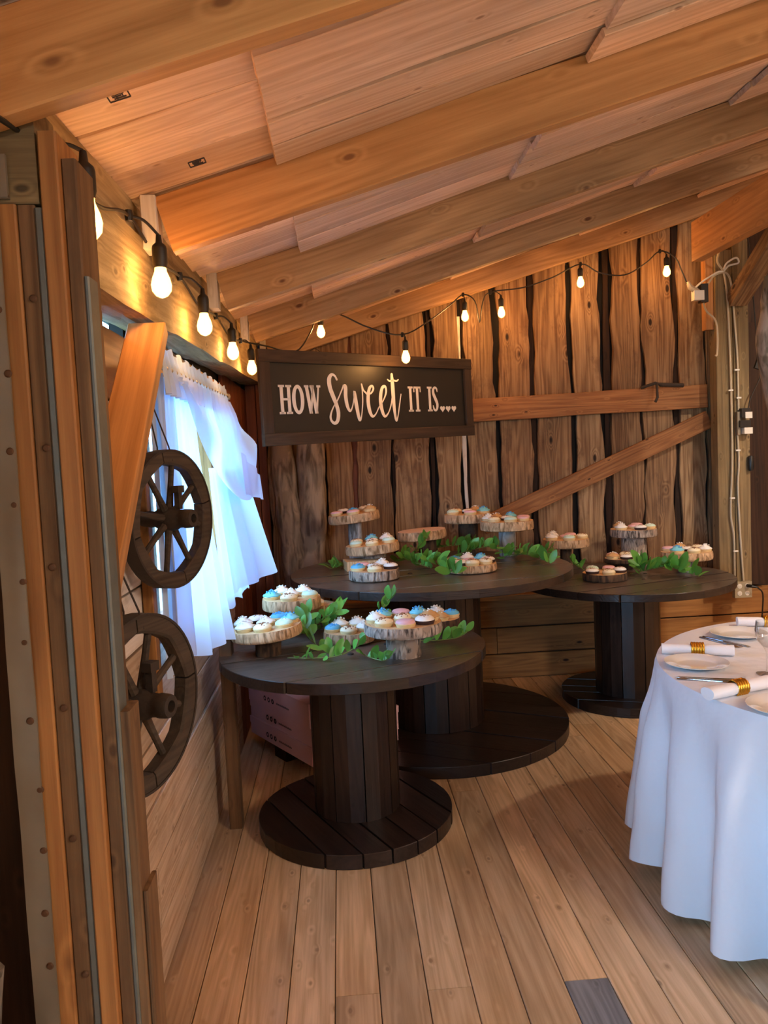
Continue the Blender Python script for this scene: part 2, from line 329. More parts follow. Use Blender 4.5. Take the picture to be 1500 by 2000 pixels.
# ------------------------------------------------------------------ boards
def board_me(name, L, w, t, mat, wob=0.0, n=1, seed=0, ch=.0025, edge=None):
    """a board along X from 0 to L, w wide in Y, t thick in Z, chamfered; wob makes its two edges wavy like live edges"""
    rn = random.Random(seed); ring = lambda a, b, c: [(a+c, -t/2), (b-c, -t/2), (b, -t/2+c), (b, t/2-c), (b-c, t/2), (a+c, t/2), (a, t/2-c), (a, -t/2+c)]
    vs = []; fs = []; ph = rn.uniform(0, 99)
    for i in range(n+1):
        x = L*i/n; a = -w/2; b = w/2
        if wob:
            a += wob*noise.noise((x*3.1, ph, 0))*1.3 + wob*.5*noise.noise((x*11, ph, 2)); b += wob*noise.noise((x*2.7, ph+7, 3))*1.3 + wob*.5*noise.noise((x*12, ph, 5))
        vs += [(x, y, z) for y, z in ring(a, b, min(ch, t*.3))]
    for i in range(n):
        for k in range(8): fs.append((i*8+k, (i+1)*8+k, (i+1)*8+(k+1) % 8, i*8+(k+1) % 8))
    fs += [tuple(range(8)), tuple(n*8+k for k in range(8))[::-1]]
    return mesh(name, vs, fs, mat)
def board(name, a, b, w, t, mat, parent=None, up=(0, 0, 1), **k):
    """board whose centre line runs a->b; thickness t along up, width w across"""
    L = (V(b)-V(a)).length
    return obj(name, board_me(name, L, w, t, mat, **k), parent, frame(a, b, up))
def boxat(name, lo, hi, mat, parent=None, ax='x'):
    """board filling the box lo..hi with its grain along ax"""
    c = [(lo[i]+hi[i])/2 for i in range(3)]; d = [hi[i]-lo[i] for i in range(3)]
    if ax == 'x': return board(name, (lo[0], c[1], c[2]), (hi[0], c[1], c[2]), d[1], d[2], mat, parent)
    if ax == 'y': return board(name, (c[0], lo[1], c[2]), (c[0], hi[1], c[2]), d[0], d[2], mat, parent)
    return board(name, (c[0], c[1], lo[2]), (c[0], c[1], hi[2]), d[0], d[1], mat, parent, up=(0, 1, 0))

# ================================================================== SETTING
XW = -0.585
YB = 5.08
def zroof(x, y):   # underside line of the rafters
    ys = [(-4, 2.02), (1.15, 2.145), (2.0, 2.165), (2.98, 2.212), (3.97, 2.244), (4.95, 2.27), (6, 2.30)]
    for (y0, z0), (y1, z1) in zip(ys, ys[1:]):
        if y <= y1: z = z0+(z1-z0)*(y-y0)/(y1-y0); break
    return z+.296*x

# ---- floor
floor = empty('floor', kind='structure')
mbf = MB(); mbf.box((2.9, .7, -.045), (7.4, 9.4, .03)); o = obj('subfloor', mbf.me('subfloor', M['shadow']), floor)
i = 0; x = -0.736
while x < 6.4:
    w_ = .130 + (.004*math.sin(i*2.3)); near = x < 3.6
    x2 = x+w_
    if near:
        if .55 < x+w_/2 < .72: cuts = [-3.5, -.6, 1.2, 2.06, 4.2, YB]
        elif .2 < x+w_/2 < .32: cuts = [-3.5, -.2, 2.07, YB]
        elif -.03 < x+w_/2 < .09: cuts = [-3.5, .2, 2.075, YB]
        elif i % 3 == 0: cuts = [-3.5, R.uniform(-.5, .8), R.uniform(2.9, 4.3), YB]
        else: cuts = [-3.5, R.uniform(-.9, 1.4), YB] if i % 3 == 1 else [-3.5, R.uniform(-.5, .5), R.uniform(3.6, 4.6), YB]
    else: cuts = [-3.5, .5, YB]
    for a, b in zip(cuts, cuts[1:]):
        grey = near and .55 < x+w_/2 < .72 and abs(b-2.06) < .01
        board('floor_plank', ((x+x2)/2, a+.0012, -.0145+R.uniform(-.001, .0008)), ((x+x2)/2, b-.0012, -.0145), w_-.0026, .029, M['floor_grey'] if grey else M['floor'], floor, ch=.002)
    x = x2; i += 1

# ---- left wall with the window opening  (Y 2.34..3.52, z 1.00..1.80)
wl = empty('wall_left', (XW, 0, 0), kind='structure')
WY0, WY1, WZ0, WZ1 = 2.36, 3.54, 1.00, 1.80
hs = [0, .165, .35, .53, .70, .86, 1.0, 1.17, 1.34, 1.52, 1.69, 1.862]
for k, (z0, z1) in enumerate(zip(hs, hs[1:])):
    segs = [(1.31, 4.08)] if z1 <= WZ0+.001 else [(1.31, WY0), (WY1, 4.08)]
    if z1 <= WZ0+.001 and k % 2: segs = [(1.31, 1.9+.3*k), (1.9+.3*k, 4.08)]
    for a, b in segs:
        mt = M['lwhite'] if (z0 > .5 and b < 2.7) else M['lwall']
        if k == 10 and b < 2.7: a, b, = 1.31, 1.63
        boxat('wall_plank', (XW-.022, a+.001, z0+.003), (XW-R.uniform(-.004, .006), b-.001, z1-.004), mt, wl, 'y')
boxat('wall_plank', (XW-.022, 1.64, 1.692), (XW, WY0, 1.878), M['orange'], wl, 'y')
for k in range(7):   # red-brown upright boards of the far corner
    y0 = 4.085+k*.142
    boxat('corner_board', (XW-.022, y0, 0), (XW, min(y0+.138, YB-.01), 1.99), M['red'], wl, 'z')
boxat('sheathing', (XW-.07, 1.31, -.05), (XW-.03, WY0-.03, 1.875), M['shadow'], wl, 'y')
boxat('sheathing', (XW-.07, WY1+.03, -.05), (XW-.03, YB+.1, 2.1), M['shadow'], wl, 'y')
boxat('sheathing', (XW-.07, WY0-.03, -.05), (XW-.03, WY1+.03, WZ0-.03), M['shadow'], wl, 'y')
boxat('sheathing', (XW-.07, WY0-.03, WZ1+.03), (XW-.03, WY1+.03, 1.98), M['shadow'], wl, 'y')
boxat('sheathing', (XW-.10, 1.2, 1.95), (XW-.08, 5.1, 2.3), M['shadow'], wl, 'y')
boxat('wall_plank', (XW-.025, WY0-.02, 1.80), (XW-.004, 4.08, 1.93), M['orange'], wl, 'y')
# behind the camera the wall goes on beside an unseen doorway added to let in daylight
boxat('wall_panel', (XW-.05, -2.2, 2.15), (XW, -.1, 2.6), M['lwall'], wl, 'y')
boxat('wall_panel', (XW-.05, -2.2, -.05), (XW, -.25, .35), M['lwall'], wl, 'y')
boxat('wall_panel', (XW-.05, -.25, -.05), (XW, -.1, 2.6), M['lwall'], wl, 'y')
for lo, hi in (((-.89, -.12, -.05), (-.85, 1.34, .97)), ((-.89, -.12, 1.87), (-.85, 1.34, 2.6)), ((-.89, -.12, .97), (-.85, 1.34, 1.87)),): boxat('wall_panel', lo, hi, M['lwall'], wl, 'y')
boxat('wall_panel', (-.89, -.14, -.05), (XW, -.1, 2.6), M['lwall'], wl, 'z'); boxat('wall_panel', (-.89, 1.345, -.05), (XW, 1.385, 2.4), M['dark'], wl, 'z')
boxat('near_floor', (-.89, -.12, -.03), (-.735, 1.34, 0), M['floor'], wl, 'y')
boxat('wall_panel', (XW-.05, -3.5, -.05), (XW, -2.2, 2.6), M['lwall'], wl, 'y')
# top plate beam, rough squared, with the thin upper board
def rough_beam(name, a, b, w_, h, mat, parent, seg=26, amp=.008, seed=3):
    L = (V(b)-V(a)).length; vs = []; fs = []; nn = 12
    base = []
    for (y0, z0), (y1, z1) in [((-w_/2, -h/2), (w_/2, -h/2)), ((w_/2, -h/2), (w_/2, h/2)), ((w_/2, h/2), (-w_/2, h/2)), ((-w_/2, h/2), (-w_/2, -h/2))]:
        for t in (.03, .35, .68): base.append((y0+(y1-y0)*t, z0+(z1-z0)*t))
    for i in range(seg+1):
        x = L*i/seg
        for (y, z) in base:
            d = amp*noise.noise((x*4, y*9+seed, z*9)); vs.append((x, y+(d if abs(y) > w_*.4 else 0), z+(d*1.2 if abs(z) > h*.4 else 0)))
    for i in range(seg):
        for k in range(nn): fs.append((i*nn+k, (i+1)*nn+k, (i+1)*nn+(k+1) % nn, i*nn+(k+1) % nn))
    fs += [tuple(range(nn)), tuple(seg*nn+k for k in range(nn))[::-1]]
    return obj(name, mesh(name, vs, fs, mat), parent, frame(a, b))
rough_beam('top_plate', (-.535, 1.21, 1.955), (-.535, 5.06, 2.125), .14, .20, M['beam'], wl, amp=.016)
board('upper_plate', (-.545, 1.21, 2.10), (-.545, 5.06, 2.275), .12, .09, M['beam'], wl)

# ---- window
win = empty('window_1', (XW, WY0, WZ0), kind='structure')
for lo, hi, ax in [((XW-.05, WY0-.005, WZ0-.03), (XW+.012, WY1+.005, WZ0+.02), 'y'), ((XW-.05, WY0-.005, WZ1-.03), (XW+.012, WY1+.005, WZ1+.02), 'y'),
                   ((XW-.05, WY0-.03, WZ0-.03), (XW+.012, WY0+.03, WZ1+.02), 'z'), ((XW-.05, WY1-.03, WZ0-.03), (XW+.012, WY1+.03, WZ1+.02), 'z')]:
    boxat('window_frame', lo, hi, M['red'] if ax == 'y' else M['low'], win, ax)
boxat('mullion', (XW-.035, (WY0+WY1)/2-.02, WZ0), (XW-.005, (WY0+WY1)/2+.02, WZ1), M['red'], win, 'z')
for a, b in ((WY0+.03, (WY0+WY1)/2-.02), ((WY0+WY1)/2+.02, WY1-.03)):
    mb = MB(); mb.box((XW-.022, (a+b)/2, (WZ0+WZ1)/2), (.004, b-a, WZ1-WZ0-.04)); obj('pane', mb.me('pane', M['pane']), win)
boxat('window_casing', (XW, 2.235, .80), (XW+.03, 2.285, 1.80), M['low'], win, 'z')
boxat('window_casing', (XW, 2.287, .80), (XW+.02, 2.325, 1.80), M['lwhite'], win, 'z')

# ---- stud of the left wall below the window
st = board('wall_stud', (-.500, 3.165, 0), (-.502, 3.165, .98), .07, .05, M['pbrown'])
tag(st, 'narrow brown upright board standing against left wall below the curtains', 'post')

# ---- back wall: live-edge upright boards over a dark backing
wb = empty('wall_back', (0, YB, 0), kind='structure')
boxat('backing', (XW-.05, YB+.045, -.05), (3.9, YB+.075, 3.9), M['shadow'], wb, 'x')
gaps = [(-.47, -.10), (-.085, .085), (.12, .345), (.37, .60), (.635, .815), (.875, 1.06), (1.08, 1.285), (1.335, 1.56), (1.60, 1.785), (1.845, 2.03), (2.07, 2.27), (2.315, 2.49), (2.50, 2.70), (2.73, 2.95), (2.98, 3.2), (3.23, 3.5), (3.52, 3.8)]
for k, (a, b) in enumerate(gaps):
    top = zroof(b, YB)+.17
    xc = (a+b)/2; dk = xc > 2.6
    board('upright_board', (xc, YB+.02+R.uniform(-.004, .006), .52), (xc+R.uniform(-.015, .015), YB+.02, top), b-a, .03, M['dark'] if dk else M['bwall'], wb, up=(0, 1, 0), wob=.024, n=26, seed=k+40)
for xc, ww in ((.10, .03), (.36, .018), (.855, .03), (1.31, .03), (1.82, .04), (2.05, .03), (2.295, .03), (.62, .02)):
    board('bark_strip', (xc, YB+.036, .55), (xc+.01, YB+.036, zroof(xc, YB)+.14), ww*1.3, .012, M['red'] if xc < .2 else M['dark'], wb, up=(0, 1, 0), wob=.01, n=14, seed=int(xc*90))
board('pale_slab_strip', (.845, YB+.012, 1.0), (.835, YB+.012, 1.66), .022, .014, M['lwhite'], wb, up=(0, 1, 0), wob=.008, n=12, seed=5)
board('pale_slab_strip', (.832, YB+.012, 2.0), (.825, YB+.012, 2.42), .022, .014, M['lwhite'], wb, up=(0, 1, 0), wob=.008, n=8, seed=6)
for a, b in ((XW, -.52), (-.518, -.465)):
    board('corner_board', ((a+b)/2, YB-.015, 0), ((a+b)/2, YB-.015, 2.05), b-a-.002, .03, M['red'], wb, up=(0, 1, 0))
# low part: sill and level planks
board('sill', (-.10, YB-.03, .558), (2.72, YB-.03, .548), .12, .035, M['low'], wb, wob=.01, n=16, seed=2)
for z0, z1 in ((.0, .165), (.168, .345), (.348, .535)):
    cuts = [-.10, 1.0, 3.8] if z0 == .168 else [-.10, 3.8]
    for a, b in zip(cuts, cuts[1:]): boxat('low_plank', (a+.002, YB-.055+R.uniform(0, .004), z0+.003), (b-.002, YB-.03, z1-.003), M['low'], wb, 'x')
boxat('low_backing', (-.10, YB-.03, 0), (3.8, YB+.01, .53), M['shadow'], wb, 'x')
# cross beam and diagonal brace
board('cross_beam', (.30, YB-.03, 1.785), (2.475, YB-.03, 1.832), .15, .045, M['btan'], wb, up=(0, 1, 0), wob=.004, n=10)
board('diagonal_brace', (.93, YB-.06, 1.035), (2.475, YB-.06, 1.675), .118, .03, M['btan'], wb, up=(0, 1, 0))
hk = MB(); hk.tube([(2.02, YB-.055, 1.90), (2.10, YB-.10, 1.925), (2.16, YB-.085, 1.91)], .010, 8); hk.tube([(2.11, YB-.10, 1.92), (2.105, YB-.12, 1.83), (2.09, YB-.12, 1.80)], .009, 8)
hk.tube([(2.14, YB-.08, 1.915), (2.30, YB-.075, 1.905)], .014, 8)
tag(obj('gate_latch', hk.me('gate_latch', M['iron'], True)), 'small rusty latch handle on top of the level beam of back wall', 'latch')

# ---- ceiling: rafters and overlapping roof boards
ce = empty('ceiling', (0, 0, 2.2), kind='structure')
XE = 3.4
RY = [-.75, .2, 1.15, 2.0, 2.98, 3.97, 4.95]
for k, y in enumerate(RY):
    xe = -.62 if y < 1.5 else -.41; a = V((xe, y+.02, zroof(xe, y)+.072)); b = V((XE, y+.02, zroof(XE, y)+.072))
    up = V((-.296, 0, 1)).normalized()
    board('rafter', a, b, .042, .142, M['orange'] if y < 2.5 else M['rafter'], ce, up=up, ch=.003)
for k, y in enumerate(RY[3:]):   # blocking between plate and rafter
    boxat('block', (-.462, y-.015, zroof(-.41, y)+.01), (-.424, y+.055, zroof(-.41, y)+.14), M['lwhite'], ce, 'z')
for bay, (y0, y1) in enumerate([(-3.5, -.75)] + list(zip(RY, RY[1:])) + [(4.95, YB+.02)]):
    full = y1 > 1.0 and y0 < 4.9
    n = 6 if full else (3 if y1 > .1 and y0 < 4.9 else 1)
    st0 = [-.86, -.11+.012*(bay-3), .71+.03*(bay-4), 1.57+.02*(bay-4), 2.4, XE] if full else [-.86, 1.2, XE]
    for c, (xa, xb) in enumerate(zip(st0, st0[1:])):
        yy = y0
        off = R.uniform(.0, .012)
        for q in range(n):
            wq = (y1-y0)/n; ya, yb_ = y0+q*wq, y0+(q+1)*wq
            if n == 6:
                ya += 0 if q == 0 else jl; jl = R.uniform(-.03, .03); yb_ += 0 if q == 5 else jl
            lap = .036 if c else .008
            dz = R.uniform(-.010, .010)
            za = zroof(xa, (ya+yb_)/2)+.148+.014-lap*.8+dz; zb = zroof(xb+.03, (ya+yb_)/2)+.148+.014+dz*.5
            board('roof_board', (xa-off, (ya+yb_)/2, za), (xb+.03, (ya+yb_)/2, zb), yb_-ya-.013, .020, M['roof'], ce, up=(-.296, 0, 1), wob=.007 if n == 6 else 0, n=8 if n == 6 else 1, seed=R.randint(0, 999), ch=.002)
mb = MB()
mb.add([(-.95, -3.5, 1.955), (3.5, -3.5, 3.24), (3.5, 5.2, 3.50), (-.95, 5.2, 2.205)], [(0, 1, 2, 3)])
for v in mb.v: v.z += .24
n0 = len(mb.v); mb.v += [v+V((0, 0, .05)) for v in mb.v[:4]]; mb.f += [(7, 6, 5, 4), (0, 4, 5, 1), (1, 5, 6, 2), (2, 6, 7, 3), (3, 7, 4, 0)]; mb.m += [0]*5
obj('roof_deck', mb.me('roof_deck', M['shadow']), ce)
# ink grade stamps on two boards
def stamp(x, y, s, parent):
    q = MB(); zt = lambda a, b: zroof(a, b)+.124
    for (u0, v0, u1, v1) in [(-1, -1, -1, 1), (-1, 1, 1, 1), (1, 1, 1, -1), (1, -1, -1, -1), (-.6, -.5, .6, -.5), (-.6, 0, .3, 0), (-.5, .5, .7, .5), (-.2, -.9, -.2, .8), (.4, -.8, .4, .2)]:
        a = V((x+u0*s, y+v0*s*.8, 0)); b = V((x+u1*s, y+v1*s*.8, 0)); a.z = zt(a.x, a.y); b.z = zt(b.x, b.y)
        q.tube([a, b], .0016, 4)
    obj('ink_stamp', q.me('ink_stamp', M['printblack']), parent)
stamp(-.29, 1.83, .018, ce); stamp(-.36, 1.44, .018, ce)

# ---- main barn beyond: right wall, front wall and high roof (outside the view)
wr = empty('wall_right', (6.4, 0, 0), kind='structure'); boxat('wall_panel', (6.4, -3.5, -.05), (6.45, 5.2, 4.8), M['lwall'], wr, 'y')
wf = empty('wall_front', (0, -3.5, 0), kind='structure'); boxat('wall_panel', (-.7, -3.6, -.05), (6.45, -3.5, 4.8), M['lwall'], wf, 'x')
boxat('wall_panel', (3.8, YB, -.05), (6.45, YB+.1, 4.8), M['bwall'], wb, 'x'); boxat('wall_panel', (3.0, YB+.08, 3.3), (6.45, YB+.12, 4.8), M['bwall'], wb, 'x')
boxat('barn_roof_panel', (3.3, -3.5, 4.8), (6.45, 5.2, 4.85), M['roof'], ce, 'x'); boxat('barn_roof_panel', (3.40, -3.5, 3.35), (3.45, 5.2, 4.8), M['roof'], ce, 'y')
mb = MB(); mb.box((-30, 0, -.35), (58, 80, .1)); gr = obj('ground_outside', mb.me('ground_outside', M['ground'])); gr['kind'] = 'structure'
gr.name = 'ground'

# ================================================================== TIMBERS AS THINGS
def post_piece(name, x0, x1, y0, y1, z0, z1, mat, parent, ax='z'): return boxat(name, (x0, y0, z0), (x1, y1, z1), mat, parent, ax)
P1 = empty('timber_post', (-.485, 1.22, 0), 'near left post of orange and brown lumber wrapped in dented steel sheet', 'post')
post_piece('lumber', -.495, -.462, 1.20, 1.30, 0, 1.905, M['porange'], P1)
post_piece('lumber', -.462, -.436, 1.205, 1.30, 0, 1.905, M['pbrown'], P1)
# dented sheet
vs = []; fs = []; nx, nz = 5, 60
for j in range(nz+1):
    z = .0+1.90*j/nz
    for i in range(nx+1):
        x = -.522+.037*i/nx
        vs.append((x, 1.194+.004*noise.noise((x*30, z*9, 1))-.003, z))
for j in range(nz):
    for i in range(nx): fs.append((j*(nx+1)+i, j*(nx+1)+i+1, (j+1)*(nx+1)+i+1, (j+1)*(nx+1)+i))
nv = len(vs); vs += [(x, y+.004, z) for x, y, z in vs]; fs += [tuple(i+nv for i in f)[::-1] for f in fs]
for j in range(nz): fs += [(j*(nx+1)+nx, nv+j*(nx+1)+nx, nv+(j+1)*(nx+1)+nx, (j+1)*(nx+1)+nx), (j*(nx+1), (j+1)*(nx+1), nv+(j+1)*(nx+1), nv+j*(nx+1))]
tag(obj('steel_sheet', mesh('steel_sheet', vs, fs, M['galv'], True), P1), 'dented galvanized sheet')
post_piece('steel_strip', -.436, -.424, 1.203, 1.25, 0, 1.90, M['strap'], P1)
nail = MB(); nail.lathe([(0, .003), (.004, .0025), (.0062, 0), (0, -.002)], 10)
nail_me = nail.me('nail_head', M['nail'], True)
zz = .08; k = 0
while zz < 1.86:
    for xn in ((-.491,) if k % 2 else (-.491, -.446)):
        obj('nail_head', nail_me, P1, TR((xn+R.uniform(-.004, .004), 1.192 if xn < -.48 else 1.2035, zz+R.uniform(-.02, .02)), 0, rad(90)))
    zz += .105; k += 1
P2 = empty('timber_post', (-.40, 1.25, 0), 'tall orange double lumber post with steel edge strip, right of the sheet-wrapped post', 'post')
post_piece('lumber', -.424, -.396, 1.20, 1.30, 0, 2.01, M['porange'], P2)
post_piece('lumber', -.396, -.374, 1.215, 1.30, 0, 1.975, M['pbrown'], P2)
post_piece('steel_strip', -.374, -.366, 1.215, 1.26, .35, 1.80, M['strap'], P2)
post_piece('lumber', -.374, -.352, 1.22, 1.28, 0, 1.12, M['pbrown'], P2)
post_piece('lumber', -.352, -.344, 1.225, 1.29, 0, .82, M['pbrown'], P2)
hb = empty('header_timber', (-.5, 1.22, 1.9), 'dark squared timber end with steel angle bracket, at top left corner', 'timber')
post_piece('timber', -.70, -.428, 1.205, 1.29, 1.907, 2.055, M['post'], hb, 'x')
br = MB(); br.box((-.507, 1.198, 1.945), (.075, .006, .062)); br.box((-.507, 1.225, 1.915), (.075, .055, .005))
tag(obj('angle_bracket', br.me('angle_bracket', M['galv']), hb), 'galvanized steel angle'); obj('nail_head', nail_me, hb, TR((-.485, 1.194, 1.955), 0, rad(90)))
boxat('dark_gap_fill', (-.80, 1.30, -.01), (-.525, 1.335, 2.0), M['dark'], wl, 'z')  # dark sheet put in for the shade of the gap left of the posts
lg = MB(); lg.tube(cr([(-.575, 1.13, 0), (-.58, 1.13, .3), (-.595, 1.135, .55), (-.60, 1.14, .75)], 4), [.05+.006*math.sin(i*1.7) for i in range(13)], 12)
tag(obj('log_post', lg.me('log_post', M['log'], True)), 'short grey weathered log standing in the lower left corner', 'log')
kb_ = empty('knee_brace', (-.475, 1.7, 1.6), 'orange diagonal knee brace running from left beam down to the near post', 'brace')
board('brace_board', (-.475, 1.345, 1.16), (-.475, 2.045, 1.865), .095, .04, M['orange'], kb_, up=(0, -1, 1))

# right post with its two members, roof beam and knee brace
RP = empty('timber_post', (2.58, 4.94, 0), 'tall weathered double post right of the back wall carrying pale cables', 'post')
post_piece('lumber', 2.475, 2.585, 4.90, 4.99, .57, 2.75, M['post'], RP)
post_piece('lumber', 2.588, 2.69, 4.895, 5.0, .57, 2.95, M['post'], RP)
post_piece('lumber', 2.42, 2.473, 4.92, 4.98, 2.25, 2.75, M['orange'], RP)
RB = board('roof_beam', (2.235, 4.64, 2.735), (2.235, -3.3, 2.64), .07, .235, M['orange'])
tag(RB, 'orange roof beam at upper right running forward beneath the rafters', 'beam')
rk = board('knee_brace', (2.60, 4.87, 2.42), (2.60, 4.15, 2.86), .115, .09, M['bwall'])
tag(rk, 'short weathered knee brace rising from right post towards the roof', 'brace')
boxat('side_board', (2.72, 5.0, .55), (2.84, 5.04, 2.3), M['dark'], wb, 'z')
lm = MB(); lm.tube(cr([(2.44, 4.2, 2.42), (2.43, 4.2, 2.2), (2.42, 4.2, 2.0), (2.49, 4.2, 1.6), (2.52, 4.2, 1.1), (2.55, 4.2, .6), (2.55, 4.2, 0)], 5), [.035, .04, .045, .05, .046, .05, .055, .06, .063, .062, .06, .06, .06, .063, .06, .062]+[.062]*15, 12)
tag(obj('log_post', lm.me('log_post', M['log'], True)), 'pale peeled log post at the right edge of the view', 'log')
# forked trunk in the back corner
tk = MB()
def limb(pts, rs):
    P = cr(pts, 6); n = len(P); rr = [rs[0]+(rs[-1]-rs[0])*i/(n-1)+.006*math.sin(i*1.3) for i in range(n)]; tk.tube(P, rr, 14)
limb([(-.29, 4.93, 0), (-.29, 4.93, .55), (-.31, 4.93, .95), (-.345, 4.935, 1.3), (-.365, 4.94, 1.7), (-.37, 4.94, 2.08)], [.110, .062])
limb([(-.24, 4.93, .3), (-.21, 4.93, .8), (-.185, 4.935, 1.2), (-.175, 4.94, 1.7), (-.17, 4.94, 2.12)], [.095, .085])
tag(obj('tree_trunk', tk.me('tree_trunk', M['trunk'], True)), 'forked grey tree trunk post in back left corner below the sign', 'tree trunk')

# ================================================================== CURTAINS
def sheet(name, f, nu, nv_, mat, parent=None):
    vs = [f(i/nu, j/nv_) for j in range(nv_+1) for i in range(nu+1)]
    fs = [(j*(nu+1)+i, j*(nu+1)+i+1, (j+1)*(nu+1)+i+1, (j+1)*(nu+1)+i) for j in range(nv_) for i in range(nu)]
    return obj(name, mesh(name, vs, fs, mat, True), parent)
L_ = lambda a, b, t: a+(b-a)*t
def near_panel(u, v):     # v 0 top .. 1 bottom
    yt, yb = L_(2.27, 2.86, u), L_(2.27, 2.76, u); y = L_(yt, yb, v**.8)
    zb = L_(.925, .875, u)+.012*math.sin(u*9); z = L_(1.785, zb, v)
    X = -.515 + .10*u*v**1.3 + (.009+.010*v)*math.sin(u*24+2*v) + .003*math.sin(u*90)*(1-v)
    return (X, y, z)
def near_under(u, v):
    y = L_(2.26, 2.47, u); z = L_(1.77, .885-.012*u, v)
    return (-.535+.012*math.sin(u*22)+.03*u*v, y, z)
def far_panel(u, v):
    y = L_(L_(2.98, 3.50, u), L_(3.04, 3.44, u), v); zb = 1.0+.03*u; z = L_(1.80, zb, v)
    X = -.50+(.05+.155*u)*v**1.15+(.008+.006*v)*math.sin(u*15+v)
    return (X, y, z)
def far_under(u, v):
    y = L_(3.02, 3.36, u); z = L_(1.5, .925+.055*u+.012*math.sin(u*17), v)
    return (-.505+.025*v+.07*u*v+.008*math.sin(u*24), y, z)
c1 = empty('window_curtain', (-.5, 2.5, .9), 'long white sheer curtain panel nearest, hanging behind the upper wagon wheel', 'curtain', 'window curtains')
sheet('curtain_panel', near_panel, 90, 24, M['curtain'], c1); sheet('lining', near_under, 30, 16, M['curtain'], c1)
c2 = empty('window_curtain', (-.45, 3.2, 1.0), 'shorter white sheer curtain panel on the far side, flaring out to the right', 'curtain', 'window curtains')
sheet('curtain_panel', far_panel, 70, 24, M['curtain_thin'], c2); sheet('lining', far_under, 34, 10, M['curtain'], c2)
def val_top(u, v):
    y = L_(2.25, 3.54, u); z = L_(1.858, 1.72, v)
    return (-.495+.010*math.sin(u*120)*(.4+v)+.012*v, y, z+.008*math.sin(u*67)*(1-v))
def val_swag(u, v):
    y = L_(2.40, 3.52, u); e = math.sin(min(1, u*1.12)*math.pi*.62)
    zb = 1.76-.40*max(0, e)**1.5*(1 if u < .8 else 1-((u-.8)*5)**2*.45); z = L_(1.79, zb, v)
    return (-.475+.11*v*u**1.2+.02*math.sin(u*7+v*9)*v+.006*math.sin(u*80)*(1-v), y, z)
def val_tail(u, v):
    y = L_(3.20, 3.44, u); z = L_(1.56-.10*u, 1.385-.035*u, v)
    return (-.40+.052*u+.008*math.sin(u*12)+.01*v, y, z)
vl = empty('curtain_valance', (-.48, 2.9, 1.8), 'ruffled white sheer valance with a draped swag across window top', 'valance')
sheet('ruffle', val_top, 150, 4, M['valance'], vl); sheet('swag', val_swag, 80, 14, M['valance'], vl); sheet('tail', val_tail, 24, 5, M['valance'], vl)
rd = MB(); rd.tube([(-.495, 2.19, 1.795), (-.495, 3.58, 1.822)], .008, 10); rd.tube([(-.58, 2.215, 1.795), (-.495, 2.215, 1.795)], .006, 8); rd.tube([(-.58, 3.56, 1.82), (-.495, 3.56, 1.82)], .006, 8)
rd.lathe([(0, -.018), (.012, -.012), (.016, 0), (.012, .012), (0, .018)], 12, TR((-.495, 2.185, 1.795)))
rd.lathe([(0, -.018), (.012, -.012), (.016, 0), (.012, .012), (0, .018)], 12, TR((-.495, 3.585, 1.822)))
tag(obj('curtain_rod', rd.me('curtain_rod', M['rod'], True)), 'thin metal curtain rod above the window holding sheer curtains', 'curtain rod')

